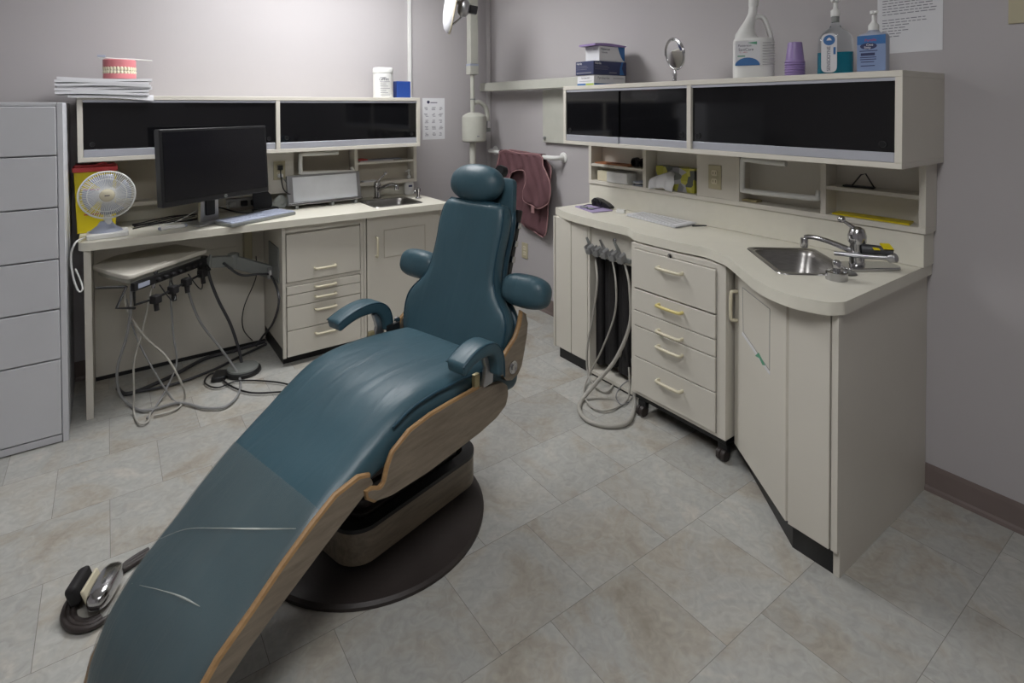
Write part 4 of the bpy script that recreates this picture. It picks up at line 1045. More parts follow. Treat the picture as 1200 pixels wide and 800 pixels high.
quadlabel(b, MN, -.01, .05, .010, .015); quadlabel(b, MW, -.064, .055, .008, .014); obj('print', b, M_['inkg'], t, smooth=0)
b = MB(); b.add([MN @ Vector(p) for p in ((.075, .001, .0008), (.112, .001, .0008), (.092, .040, .0008), (.105, .075, .0008), (.09, .075, .0008), (.076, .04, .0008))], [(0, 1, 2, 3, 4, 5)]); obj('blue_swoosh', b, M_['skyb'], t, smooth=0)
t, MN, MW = box3('glove_box', 'white carton with blue swoosh at the top of the box stack', 2.226, 2.428, 2.255, 2.365, ZT2 + .1375, .085, M_['paper'])
text('lettering', 'Patterson', .018, MN @ Matrix.Translation((-.052, .068, 0)), M_['ink'], t)
text('lettering', 'Gloves', .016, MN @ Matrix.Translation((-.060, .050, 0)), M_['inkg'], t)
text('lettering', 'Patterson', .010, MW @ Matrix.Translation((.028, .068, 0)), M_['inkg'], t)
pts = [(.045, .084), (.100, .084), (.100, .004), (.085, .012), (.070, .030), (.056, .055)]
b = MB(); b.add([MN @ Vector((p[0], p[1], .0008)) for p in pts], [tuple(range(len(pts)))]); obj('blue_swoosh', b, M_['skyb'], t, smooth=0)
vs = []; fs = []; n = 14
for i in range(n + 1):
    f = i / n; x = 2.185 + .245 * f; dz = .009 * math.sin(f * 2.6 + .5)
    for y, z_ in ((2.245, 0), (2.245, .006), (2.375, .006), (2.375, 0)): vs.append((x, y, ZT2 + .2232 + (z_ if z_ == 0 else z_ + dz)))
for i in range(n):
    for j in range(4): fs.append((i * 4 + j, i * 4 + (j + 1) % 4, (i + 1) * 4 + (j + 1) % 4, (i + 1) * 4 + j))
fs += [(3, 2, 1, 0), (n * 4, n * 4 + 1, n * 4 + 2, n * 4 + 3)]
tag(obj('purple_pouch', MB().add(vs, fs), M_['purple']), 'curved purple pouch lying on top of the box stack', 'pouch')

# magnifying mirror
t = thing('table_mirror', 'round chrome mirror on a stand on top of the right cupboard', 'mirror', (2.25, 1.77, ZT2))
MM = Matrix.Translation((2.255, 1.765, ZT2 + .135)) @ Matrix.Rotation(R(-108), 4, 'Z') @ Matrix.Rotation(R(-80), 4, 'X')
obj('rim', MB().tube([MM @ Vector((.072 * math.cos(2 * PI * i / 40), .072 * math.sin(2 * PI * i / 40), 0)) for i in range(41)], .005, 8, cap=False), M_['chrome'], t)
obj('mirror_glass', MB().lathe([(.070, -.002), (.070, .002), (0, .002)], n=40, M=MM).lathe([(0, -.0021), (.069, -.0021)], n=40, M=MM, cap=False), M_['mirror'], t)
b = MB(); b.tube([MM @ Vector((.080 * math.cos(a), .080 * math.sin(a), 0)) for a in [PI + PI * i / 20 for i in range(21)]], .004, 8)
obj('yoke', b, M_['chrome'], t)
obj('stem', MB().lathe([(.012, .006), (.008, .012), (.011, .02), (.008, .028), (.011, .036), (.007, .055), (.006, .06)], (2.255, 1.765, ZT2)), M_['chrome'], t)
obj('base', MB().lathe([(.055, .0005), (.056, .004), (.03, .007), (.012, .009)], (2.255, 1.765, ZT2)), M_['chrome'], t)

# jug
t = thing('detergent_jug', 'large white plastic jug with handle and blue arched label', 'jug', (2.30, 1.375, ZT2))
jc = (2.285, 1.372); dn = Vector((-jc[0], -jc[1], 0)).normalized(); an = math.atan2(dn.y, dn.x)
J = Matrix.Translation((jc[0], jc[1], ZT2 + .0005)) @ Matrix.Rotation(an + PI / 2, 4, 'Z')      # local -y faces the room, +x to the right
def ringsloft(rings, n=32, cap=True, M=None):
    vs = []; fs = []
    for cx_, cy_, z_, rx, ry, e in rings:
        for j in range(n):
            a = 2 * PI * j / n; g = lambda v: math.copysign(abs(v) ** (2 / e), v)
            vs.append(Vector((cx_ + rx * g(math.cos(a)), cy_ + ry * g(math.sin(a)), z_)))
    m = len(rings)
    for i in range(m - 1):
        for j in range(n): fs.append((i * n + j, i * n + (j + 1) % n, (i + 1) * n + (j + 1) % n, (i + 1) * n + j))
    if cap: fs += [tuple(reversed(range(n))), tuple(range((m - 1) * n, m * n))]
    if M is not None: vs = [M @ v for v in vs]
    return MB().add(vs, fs)
obj('body', ringsloft([(0, 0, 0, .078, .062, 3), (0, 0, .006, .083, .067, 3), (0, 0, .162, .083, .067, 3), (0, 0, .172, .080, .064, 2.8), (-.026, 0, .178, .050, .048, 2.3), (-.032, 0, .195, .042, .042, 2.1), (-.026, 0, .225, .030, .034, 2), (-.014, 0, .255, .022, .025, 2), (-.004, 0, .285, .018, .019, 2), (0, 0, .33, .017, .017, 2)], M=J), M_['white'], t)
obj('cap', MB().lathe([(.020, .315), (.020, .345), (.018, .348), (0, .348)], (0, 0, 0), M=J), M_['white'], t)
obj('handle', MB().tube([J @ Vector(p) for p in ((-.002, 0, .262), (.020, 0, .270), (.040, 0, .262), (.052, 0, .235), (.066, 0, .190), (.068, 0, .165))], .0105, 10, smooth=5), M_['white'], t)
LJ = J @ Matrix.Translation((0, -.0675, 0)) @ Matrix.Translation((.006, 0, 0)) @ Matrix.Rotation(PI / 2, 4, 'X')
b = MB(); quadlabel(b, LJ, -.090 + .012, .02, .055, .160, .0006); 
obj('label', b, M_['paper'], t, smooth=0)
arc = [(-.078 + .098 * (1 - math.cos(a)) / 2, .055 + .034 * math.sin(a)) for a in [PI * i / 16 for i in range(17)]]
b = MB().prism(arc, .0007, .0012, 'z', 0, LJ); obj('blue_arch', b, M_['skyb'], t, smooth=0)
text('lettering', 'Patterson', .0135, LJ @ Matrix.Translation((-.040, .140, .0007)), M_['ink'], t)
text('lettering', 'SaniCare', .0165, LJ @ Matrix.Translation((-.035, .123, .0007)), M_['ink'], t)
text('lettering', 'C . ultra', .009, LJ @ Matrix.Translation((-.045, .112, .0007)), M_['inkr'], t)
b = MB(); quadlabel(b, LJ @ Matrix.Translation((0, 0, .0007)), -.068, -.038, .093, .098, .0003); 
b.add([LJ @ Vector(p) for p in ((-.03, .152, .001), (.008, .156, .001), (.008, .143, .001))], [(0, 1, 2)]); obj('green_print', b, M_['inkgr'], t, smooth=0)
b = MB()
for k in range(9): quadlabel(b, LJ, .030, .078, .148 - k * .0115, .150 - k * .0115, .0006)
obj('fine_print', b, M_['hoseg'], t, smooth=0)

# cups
for k in range(7):
    z0_ = .0005 + k * .0095
    tag(obj('plastic_cup', MB().lathe([(.0365, z0_), (.0385, z0_ + .0012), (.0385, z0_ + .0045), (.0355, z0_ + .006), (.0340, z0_ + .012), (.0265, z0_ + .080), (.024, z0_ + .083), (0, z0_ + .083)], (2.27, 1.182, ZT2), n=32), M_['purple']),
        'purple plastic cup at the bottom of the upside-down stack' if k == 0 else ('uppermost purple plastic cup of the upside-down stack' if k == 6 else 'purple plastic cup in the middle of the upside-down stack'), 'cup', 'purple cups stacked between the jug and the mouthwash')
# mouthwash
t = thing('mouthwash_bottle', 'clear pump bottle half full of teal mouthwash with a white label', 'bottle', (2.27, 1.03, ZT2))
mc = (2.26, 1.022); an = math.atan2(-mc[1], -mc[0]); J = Matrix.Translation((mc[0], mc[1], ZT2 + .0008)) @ Matrix.Rotation(an + PI / 2, 4, 'Z')
obj('bottle', ringsloft([(0, 0, 0, .056, .032, 3.2), (0, 0, .004, .060, .036, 3.2), (0, 0, .115, .060, .036, 3.2), (0, 0, .145, .055, .034, 2.8), (0, 0, .165, .040, .028, 2.4), (0, 0, .178, .022, .020, 2), (0, 0, .19, .0145, .0145, 2), (0, 0, .20, .0145, .0145, 2)], 40, M=J), M_['clear'], t)
obj('mouthwash', ringsloft([(0, 0, .003, .053, .029, 3.2), (0, 0, .006, .057, .033, 3.2), (0, 0, .085, .057, .033, 3.2)], 40, M=J), M_['rinse'], t)
LJ = J @ Matrix.Translation((0, -.0368, 0)) @ Matrix.Rotation(PI / 2, 4, 'X')
pl = roundpoly([(-.046, .008), (.006, .008), (.006, .155), (-.046, .155)], .022, 6)
lb = obj('label', MB().prism(pl, 0, .0008, 'z', 0, LJ), M_['paper'], t, smooth=0)
text('lettering', 'SENSODYNE', .0165, LJ @ Matrix.Translation((-.021, .060, .0012)) @ Matrix.Rotation(PI / 2, 4, 'Z'), M_['ink'], lb)
obj('blue_badge', MB().lathe([(.0195, 0), (.0195, .0008)], n=28, M=LJ @ Matrix.Translation((-.020, .130, .0008))), M_['skyb'], lb)
b = MB(); b.add([LJ @ Vector(p) for p in ((-.029, .129, .0019), (-.011, .129, .0019), (-.015, .136, .0019), (-.020, .140, .0019), (-.025, .136, .0019))], [(0, 1, 2, 3, 4)]); obj('badge_mark', b, M_['paper'], lb, smooth=0)
b = MB(); quadlabel(b, LJ @ Matrix.Translation((0, 0, .0008)), -.006, .002, .076, .103, .0004); obj('blue_tab', b, M_['skyb'], lb, smooth=0)
b = MB().lathe([(.013, .200), (.013, .222), (.010, .226)], M=J); obj('neck_sleeve', b, M_['greyp'], t)
b = MB().lathe([(.016, .222), (.016, .245), (.008, .252), (.006, .275), (.013, .278), (.013, .290), (0, .292)], M=J); b.tube([J @ Vector((0, 0, .284)), J @ Vector((-.012, -.03, .280))], .005, 8)
obj('pump', b, M_['white'], t)
# gel
t = thing('sanitizer_bottle', 'flat pump bottle of hand gel with a blue label next to the mouthwash', 'bottle', (2.24, .875, ZT2))
mc = (2.235, .880); an = math.atan2(-mc[1], -mc[0] + .25); J = Matrix.Translation((mc[0], mc[1], ZT2 + .0008)) @ Matrix.Rotation(PI + R(8) + PI / 2, 4, 'Z')
obj('bottle', ringsloft([(0, 0, 0, .044, .026, 4), (0, 0, .004, .047, .029, 4), (0, 0, .128, .047, .029, 4), (0, 0, .138, .042, .026, 3.5), (0, 0, .143, .022, .018, 2.4), (0, 0, .152, .016, .016, 2)], 40, M=J), M_['lightgrey'], t)
LJ = J @ Matrix.Translation((0, -.0295, 0)) @ Matrix.Rotation(PI / 2, 4, 'X')
b = MB(); quadlabel(b, LJ, -.044, .044, .006, .132, .0006); lb = obj('label', b, M_['bluebot'], t, smooth=0)
b = MB(); quadlabel(b, LJ @ Matrix.Translation((0, 0, .0006)), -.044, .044, .100, .132, .0003); obj('label_top', b, M_['skyb'], lb, smooth=0)
obj('oval_badge', MB().lathe([(.026, 0), (.026, .0006)], n=28, sy=.45, M=LJ @ Matrix.Translation((-.008, .094, .0010))), M_['navy'], lb)
text('lettering', 'One', .012, LJ @ Matrix.Translation((-.004, .098, .0018)), M_['paper'], lb)
text('lettering', 'Step', .012, LJ @ Matrix.Translation((-.011, .089, .0018)), M_['paper'], lb)
text('lettering', 'Purelle', .013, LJ @ Matrix.Translation((-.002, .115, .0012)), M_['inkr'], lb)
b = MB(); quadlabel(b, LJ @ Matrix.Translation((0, 0, .0009)), -.032, .012, .060, .070, .0004)
for k, (w0, w1) in enumerate(((-.036, .02), (-.034, .016), (-.034, .016), (-.032, .010), (-.032, .012))):
    yy = (.077, .054, .047, .038, .024)[k]; quadlabel(b, LJ @ Matrix.Translation((0, 0, .0009)), w0, w1, yy - .0015, yy + .0015, .0004)
obj('print', b, M_['navy'], lb, smooth=0)
b = MB().lathe([(.017, .152), (.017, .170), (.009, .180), (.006, .186), (.006, .208), (.012, .210), (.012, .222), (0, .223)], M=J); b.tube([J @ Vector((0, 0, .216)), J @ Vector((.018, -.03, .212))], .005, 8)
obj('pump', b, M_['white'], t)

# notice B, switch, outlet low
t = thing('wall_notice', 'white typed notice in a plastic sleeve on the right wall', 'notice', (WX, .86, 1.655))
M = frame((WX - .0003, .86, 1.80), -1, 0)
b = MB(); quadlabel(b, M, -.108, .108, -.146, .146, .001); sh = obj('sheet', b, M_['paper'], t, smooth=0)
b = MB(); rr = random.Random(21)
for k in range(20):
    yy = .125 - k * .0108
    if k in (0, 1) or k == 12: continue
    x1_ = .095 if k < 12 else (.07 if k < 15 else .02 - .01 * (k - 15)); x = -.090
    while x < x1_ - .02:
        w = rr.uniform(.008, .022); quadlabel(b, M @ Matrix.Translation((0, 0, .0011)), x, min(x + w, x1_), yy - .0016, yy + .0016, .0003); x += w + .004
obj('print', b, M_['inkg'], sh, smooth=0)
t = thing('wall_switch', 'almond switch plate high on the right wall at the frame edge', 'switch', (WX, .52, 1.73))
M = frame((WX - .0003, .515, 1.785), -1, 0)
obj('cover_plate', MB().box(-.052, .052, -.060, .060, 0, .006, .002, M), M_['outlet'], t)
obj('toggle', MB().box(-.005, .005, -.010, .012, .006, .016, .002, M), M_['handle'], t)
obj('screw', MB().lathe([(.004, .006), (.004, .0075), (0, .008)], M=M @ Matrix.Translation((0, .042, 0))).lathe([(.004, .006), (.004, .0075), (0, .008)], M=M @ Matrix.Translation((0, -.042, 0))), M_['alu'], t)
duplex('power_outlet', frame((WX - .0003, 3.30, .39), -1, 0), label='almond power outlet low on the right wall behind the dental chair', cat='power outlet')
# wall box + arm
t = thing('wall_panel', 'grey-green metal panel mounted on the right wall beside the cupboard', 'panel', (2.48, 2.95, 1.22))
obj('plate', MB().box(2.466, WX - .001, 2.60, 3.055, 1.205, 1.570, .003), M_['greypl'], t)
obj('latch_knob', MB().lathe([(.012, 0), (.012, .01), (.006, .013), (0, .013)], M=Matrix.Translation((2.466, 3.03, 1.235)) @ Matrix.Rotation(-PI / 2, 4, 'Y')), M_['greyp'], t)
tag(obj('support_arm', MB().box(2.36, 2.42, 2.41, 3.705, 1.572, 1.636, .004), M_['greypl']), 'long horizontal grey-green arm fixed above the wall panel', 'arm')

# rail + apron
t = thing('grab_rail', 'white tubular rail on the right wall holding the lead apron', 'rail', (2.44, 3.2, 1.10))
obj('bar', MB().tube([(WX - .004, 2.865, 1.108), (2.45, 2.868, 1.108), (2.418, 2.90, 1.108), (2.415, 2.95, 1.108), (2.415, 3.3, 1.108), (2.415, 3.60, 1.108), (2.42, 3.65, 1.108), (2.45, 3.68, 1.108), (WX - .004, 3.682, 1.108)], .0155, 14, smooth=4), M_['white'], t)
for y in (2.866, 3.682): obj('flange', MB().lathe([(.036, 0), (.036, .004), (.030, .008), (.018, .009)], M=Matrix.Translation((WX - .0005, y, 1.108)) @ Matrix.Rotation(-PI / 2, 4, 'Y')), M_['white'], t)
def sheetpoly(pl, xf, th):
    bm = bmesh.new(); vs = [bm.verts.new((0, p[0], p[1])) for p in pl]; bm.faces.new(vs)
    bmesh.ops.triangulate(bm, faces=bm.faces[:])
    for _ in range(4): 
        bmesh.ops.subdivide_edges(bm, edges=[e for e in bm.edges if e.calc_length() > .03], cuts=1)
        bmesh.ops.triangulate(bm, faces=bm.faces[:])
    for v in bm.verts: v.co.x = xf(v.co.y, v.co.z)
    return MB().from_bm(bm)
fF = [tuple(p)[:2] for p in catmull([(p[0], p[1], 0) for p in BK['apron_front']], 3, True)]
fBk = [tuple(p)[:2] for p in catmull([(p[0], p[1], 0) for p in BK['apron_back']], 3, True)]
t = thing('lead_apron', 'mauve lead apron with pale binding draped over the wall rail', 'apron', (2.41, 3.2, .55))
xf = lambda y, z: 2.392 - .012 * math.sin(y * 34 + z * 9) * min(1, max(0, (1.11 - z) * 4)) - .004 * math.sin(y * 70 - z * 30)
xb = lambda y, z: 2.446 + .010 * math.sin(y * 26 + z * 5) * min(1, max(0, (1.11 - z) * 4)) + .003 * math.sin(y * 60 + z * 25)
f_ = obj('front_flap', sheetpoly(fF, xf, 0), M_['mauve'], t, smooth=60); md = f_.modifiers.new('s', 'SOLIDIFY'); md.thickness = .005; md.offset = 0
g_ = obj('rear_flap', sheetpoly(fBk, xb, 0), M_['mauve'], t, smooth=60); md = g_.modifiers.new('s', 'SOLIDIFY'); md.thickness = .005; md.offset = 0
obj('binding', MB().tube([(xf(*p), p[0], p[1]) for p in fF + fF[:1]], .0042, 6, cap=False), M_['mauvep'], t)
obj('binding', MB().tube([(xb(*p), p[0], p[1]) for p in fBk + fBk[:1]], .0042, 6, cap=False), M_['mauvep'], t)
vs = []; fs = []; n = 8; ys = [2.985 + (3.49 - 2.985) * i / 16 for i in range(17)]
for y in ys:
    for j in range(n + 1):
        a = PI * j / n; vs.append((2.418 - .029 * math.cos(a), y, 1.108 + .022 * math.sin(a)))
for i in range(16):
    for j in range(n): fs.append((i * (n + 1) + j, i * (n + 1) + j + 1, (i + 1) * (n + 1) + j + 1, (i + 1) * (n + 1) + j))
s_ = obj('shoulder_fold', MB().add(vs, fs), M_['mauve'], t, smooth=60); md = s_.modifiers.new('s', 'SOLIDIFY'); md.thickness = .004
obj('tie_strap', MB().box(2.385, 2.391, 3.055, 3.085, .715, .765, .001), M_['mauvep'], t)

# light post
px_, py_ = 2.23, 3.60
t = thing('light_post', 'tall grey-green post of the dental light in the back corner', 'post', (px_, py_, 0))
obj('floor_flange', MB().lathe([(.09, 0.0005), (.09, .012), (.03, .02)], (px_, py_, 0)), M_['greypl'], t)
obj('lower_tube', MB().tube([(px_, py_, .015), (px_, py_, 1.21)], .024, 16), M_['greypl'], t)
obj('motor_housing', MB().lathe([(.080, 1.190), (.088, 1.196), (.092, 1.207), (.092, 1.375), (.086, 1.388), (.062, 1.402), (.034, 1.412)], (px_ + .014, py_, 0), n=40), M_['greypl'], t, label='pale cylindrical housing')
obj('housing_badge', MB().box(-.008, .008, -.004, .004, 0, .0008, 0, frame((px_ - .01, py_ - .0925, 1.235), -.25, -1)), M_['inkg'], t)
obj('upper_tube', MB().tube([(px_, py_, 1.41), (px_, py_, 1.70)], .0165, 16), M_['greypl'], t)
obj('tube_band', MB().lathe([(.018, 1.505), (.0185, 1.507), (.0185, 1.513), (.018, 1.515)], (px_, py_, 0)), M_['greyp'], t)
obj('collar', MB().box(px_ - .037, px_ + .037, py_ - .03, py_ + .03, 1.695, 1.775, .004), M_['greypl'], t)
obj('column', MB().box(px_ - .032, px_ + .034, py_ - .028, py_ + .028, 1.775, CH - .001, .004), M_['greypl'], t)
obj('collar_band', MB().box(px_ - .0375, px_ + .0375, py_ - .0305, py_ + .0305, 1.758, 1.775, .002), M_['lightgrey'], t)
obj('cable_elbow', MB().tube([(px_ + .015, py_, 1.482), (px_ + .06, py_, 1.488), (px_ + .112, py_, 1.455), (px_ + .132, py_, 1.40), (px_ + .131, py_, 1.345)], .0175, 12, smooth=6), M_['greypl'], t)
obj('elbow_clamp', MB().box(px_ + .110, px_ + .152, py_ - .016, py_ + .016, 1.262, 1.292, .004).tube([(px_ + .131, py_, 1.35), (px_ + .129, py_, 1.29)], .0045, 8), M_['greyp'], t)
# dental light
t = thing('dental_light', 'white dental light head hanging near the top of the corner post', 'lamp', (1.80, 3.25, 1.93))
ax_ = Vector((-.90, .38, .16)).normalized()      # rear of the shell points to the left
zq = ax_; xq = Vector((0, 0, 1)).cross(zq).normalized(); yq = zq.cross(xq)
ML = Matrix((xq, yq, zq)).transposed().to_4x4(); ML = ML @ Matrix.Scale(1.2, 4); ML.translation = Vector((1.800, 3.21, 2.115))
prof = [(.150, -.035), (.152, -.030), (.150, -.018), (.130, -.002), (.10, .008), (.06, .014), (0, .017)]
obj('shell', MB().lathe(prof, n=36, sx=.62, M=ML, cap=False), M_['file'], t)
obj('reflector', MB().lathe([(.150, -.035), (.140, -.032), (.11, -.020), (.06, -.012), (0, -.010)], n=36, sx=.62, M=ML, cap=False), M_['lens'], t)
obj('rim', MB().tube([ML @ Vector((.151 * .62 * math.cos(2 * PI * i / 40), .151 * math.sin(2 * PI * i / 40), -.035)) for i in range(41)], .006, 8, cap=False), M_['lens'], t)
obj('bulb_arm', MB().tube([ML @ Vector((0, -.10, -.045)), ML @ Vector((0, -.05, -.085)), ML @ Vector((0, 0, -.095))], .006, 8, smooth=4), M_['chrome'], t)
obj('lamp_block', MB().lathe([(.03, -.12), (.048, -.105), (.050, -.080), (.035, -.065), (.02, -.06)], n=24, M=ML), M_['alu'], t)
obj('vent_block', MB().box(-.018, .018, -.022, .022, -.165, -.115, .004, ML), M_['black'], t)
obj('carry_arm', MB().tube([ML @ Vector((0, .02, -.12)), Vector((1.93, 3.30, 2.16)), Vector((2.05, 3.45, 2.25)), Vector((2.19, 3.585, 2.30))], .016, 12, smooth=5), M_['greypl'], t)
# ================================================================== delivery unit under the desk
t = thing('delivery_unit', 'folded dental delivery tray with black hose rack under the left desk', 'delivery unit', (.2, 3.25, .55))
q = roundpoly([(-.078, 3.395), (.066, 3.075), (.434, 3.42), (.30, 3.66), (.02, 3.56)], [.04, .05, .03, .03, .03], 6)
obj('tray', MB().prism(q, .668, .690, 'z', .006), M_['cream'], t, label='cream plastic tray top')
def inset(q, s):
    c = Vector((sum(p[0] for p in q) / len(q), sum(p[1] for p in q) / len(q)))
    return [tuple(c + (Vector(p) - c) * s) for p in q]
obj('tray_body', MB().prism(inset(q, .90), .640, .668, 'z', .004), M_['greypl'], t)
obj('tray_dish', MB().prism(inset(q, .86), .690, .6905, 'z'), M_['cream'], t)
A_ = Vector((.082, 3.10)); B_ = Vector((.425, 3.415)); dl = (B_ - A_).normalized(); nn = Vector((dl.y, -dl.x))
MR = Matrix(((dl.x, nn.x, 0, A_.x), (dl.y, nn.y, 0, A_.y), (0, 0, 1, 0), (0, 0, 0, 1)))
cb = obj('control_bar', MB().box(.0, .455, -.01, .012, .610, .650, .003, MR), M_['black'], t)
obj('display', MB().box(.02, .085, .012, .0135, .618, .640, .001, MR), M_['lightgrey'], cb)
for k in range(7): obj('dial', MB().lathe([(.010, 0), (.010, .012), (.007, .015), (0, .015)], n=14, M=MR @ Matrix.Translation((.13 + k * .045, .012, .628)) @ Matrix.Rotation(-PI / 2, 4, 'X')), M_['blackm'], cb)
b = MB(); b.tube([MR @ Vector(p) for p in ((0, .01, .612), (0, .012, .55), (.11, .02, .545), (.455, .03, .585), (.455, .0, .62))], .006, 8)
b.tube([MR @ Vector(p) for p in ((-.01, -.02, .635), (-.11, .03, .575), (.0, .012, .535))], .006, 8); b.tube([MR @ Vector(p) for p in ((-.01, -.02, .635), (-.09, -.10, .650))], .006, 8)
obj('rack_frame', b, M_['black'], t)
for k, s in enumerate((.10, .205, .29, .40)):
    obj('hose_holder', MB().box(s - .022, s + .018, .012, .05, .525 + .012 * k, .565 + .012 * k, .006, MR).tube([MR @ Vector((s, .03, .53 + .012 * k)), MR @ Vector((s, .035, .49 + .012 * k))], .011, 10), M_['blackm'], t)
for k, s in enumerate((.14, .32)):
    obj('loop_wire', MB().tube([MR @ Vector(p) for p in ((s, .012, .60), (s + .02, .05, .53), (s + .05, .05, .51), (s + .075, .03, .55), (s + .07, .012, .60))], .003, 6, smooth=5), M_['black'], t)
ar = MB(); 
def bar(p, q_, w, h, m, nm, par, lab=None):
    p = Vector(p); q_ = Vector(q_); d = q_ - p; L_ = d.length; x = d.normalized(); y = Vector((0, 0, 1)).cross(x).normalized(); z = x.cross(y)
    M = Matrix((x, y, z)).transposed().to_4x4(); M.translation = p
    return obj(nm, MB().box(0, L_, -w / 2, w / 2, -h / 2, h / 2, .004, M), m, par, label=lab)
bar((.40, 3.45, .615), (.575, 3.50, .583), .05, .058, M_['greyp'], 'arm_link', t)
bar((.565, 3.50, .583), (.775, 3.50, .485), .05, .068, M_['greyp'], 'arm_link', t)
obj('pivot', MB().lathe([(.03, .545), (.03, .625), (.02, .63)], (.57, 3.50, 0), n=20), M_['greyp'], t)
obj('pivot', MB().lathe([(.026, .57), (.026, .645), (.018, .648)], (.41, 3.45, 0), n=20), M_['black'], t)
t = thing('arm_bracket', 'grey metal bracket fixing the tray arm to the drawer unit side', 'bracket', (.77, 3.42, .44))
obj('plate', MB().box(.770, .777, 3.33, 3.56, .46, .66, .002), M_['greyp'], t)
obj('clamp', MB().box(.745, .770, 3.46, 3.54, .455, .52, .004), M_['alu'], t)
obj('clamp_window', MB().box(.7435, .745, 3.478, 3.522, .468, .507, .001).box(.752, .763, 3.4585, 3.46, .468, .507), M_['white'], t)
for nm, r_, m_, lab, hp in (('hoseA', .0045, 'hosec', 'pale hose with a chrome syringe on the left of the delivery rack', 1), ('hoseB', .0048, 'hoseg', 'grey hose hanging straight from the second holder of the rack', 1), ('hoseC', .0062, 'hoseg', 'long grey hose looping from the third holder across the floor', 0),
                         ('hoseD', .0078, 'hosed', 'thick dark hose running down to the round floor control', 1)):
    p = [Vector(x) for x in BK[nm]]
    tt = thing('delivery_hose', lab, 'hose', tuple(p[0]))
    obj('hose', MB().tube(p, r_, 10, smooth=8), M_[m_], tt)
    if hp:
        tip = [p[0] + Vector((0, 0, -.03)), p[0] + Vector((.004, -.006, .02)), p[0] + Vector((.006, -.010, .055))]
        obj('handpiece', MB().tube(tip, [.007, .010, .013] if nm == 'hoseA' else [.009, .008, .006], 12), M_['chrome' if nm == 'hoseA' else 'greyp'], tt)
cable('delivery_hose', BK['hoseE'], .0048, M_['hosec'], 'pale hose crossing from the rack corner down to the floor', 'hose', 8)
cable('delivery_hose', BK['hoseF'], .0042, M_['hoseg'], 'slim grey hose falling behind the pale crossing hose', 'hose', 8)
cable('power_cable', BK['duct'], .0065, M_['hosed'], 'thick dark cable arching from the tray arm to the floor corner', 'cable', 8)
cable('power_cable', BK['thin'], .003, M_['black'], 'thin black cable hanging from the yellowish channel under the desk', 'cable', 8)
for k, lab in ((1, 'dark cable running along the foot of the under-desk panel'), (2, 'second dark cable crossing the floor under the desk'), (3, 'thin black cable curling in front of the round floor control'), (4, 'thin black cable leading from the floor control under the dental chair')):
    cable('floor_cable', BK['cordF%d' % k], (.010, .007, .0042, .0045)[k - 1], M_['hosed' if k < 3 else 'black'], lab, 'cable', 8)
t = thing('floor_control', 'round grey and black foot control disc on the floor under the desk', 'foot control', (.58, 3.35, 0))
obj('base_ring', MB().lathe([(.088, .001), (.092, .006), (.090, .020), (.080, .026)], (.585, 3.345, 0), n=36), M_['black'], t)
obj('disc', MB().lathe([(.080, .024), (.078, .034), (.02, .038), (0, .038)], (.585, 3.345, 0), n=36), M_['greyp'], t)
tag(obj('foot_switch', MB().prism(roundpoly([(.42, 3.31), (.49, 3.29), (.52, 3.38), (.46, 3.41)], .02), .001, .028, 'z', .008), M_['black']), 'small black foot switch touching the round floor control', 'foot switch')

# ================================================================== dental chair (own frame: x towards the headrest, y to the sitter's right)
CX, CY, CAZ = .78106, 1.76409, R(15)
t = thing('dental_chair', 'reclined teal leather dental chair with wooden shells on a round black base', 'dental chair', (CX, CY, 0), CAZ)
ch = t
def co(name, mb, m, parent=None, label=None, smooth=40): return obj(name, mb, m, parent or ch, local=True, smooth=smooth, label=label)
co('floor_plate', MB().lathe([(.395, .001), (.396, .012), (.388, .020), (.27, .030), (.262, .036), (0, .038)], (.006, .14, 0), n=72), M_['rubber'])
pb = rrect(-.235, .345, -.082, .31, .085, 8)
def ringprism(poly, s, z0, z1):
    mb = MB(); n = len(poly); inn = s
    vs = [(p[0], p[1], z0) for p in poly] + [(p[0], p[1], z1) for p in poly] + [(p[0], p[1], z1) for p in inn] + [(p[0], p[1], z0) for p in inn]
    fs = []
    for j in range(n):
        k = (j + 1) % n
        for a, b_ in ((0, 1), (1, 2), (2, 3), (3, 0)): fs.append((a * n + j, a * n + k, b_ * n + k, b_ * n + j))
    return mb.add(vs, fs)
pi_ = rrect(-.215, .325, -.062, .29, .068, 8); pi2 = rrect(-.195, .305, -.042, .27, .05, 8)
co('pedestal_band', ringprism(pb, pi_, .050, .150), M_['wood'])
co('pedestal_rim', ringprism(rrect(-.237, .347, -.084, .312, .086, 8), pi2, .150, .163), M_['black'])
co('pedestal_core', MB().prism(pi_, .0385, .10, 'z'), M_['black'])
for k in range(7):
    s = k * .010
    co('bellows_fold', MB().prism(rrect(-.185 + s, .295 - s, -.035 + s * .6, .255 - s * .6, .045, 5), .10 + k * .036, .128 + k * .036, 'z', .006), M_['rubber'])
co('lift_column', MB().box(-.15, .25, -.02, .22, .34, .44, .01), M_['black'])
co('seat_pan', MB().box(-.20, .25, -.255, .255, .425, .47, .01), M_['black'])

def vshift(u):
    f = min(1, max(0, (-.15 - u) / .6)); return -.050 * f

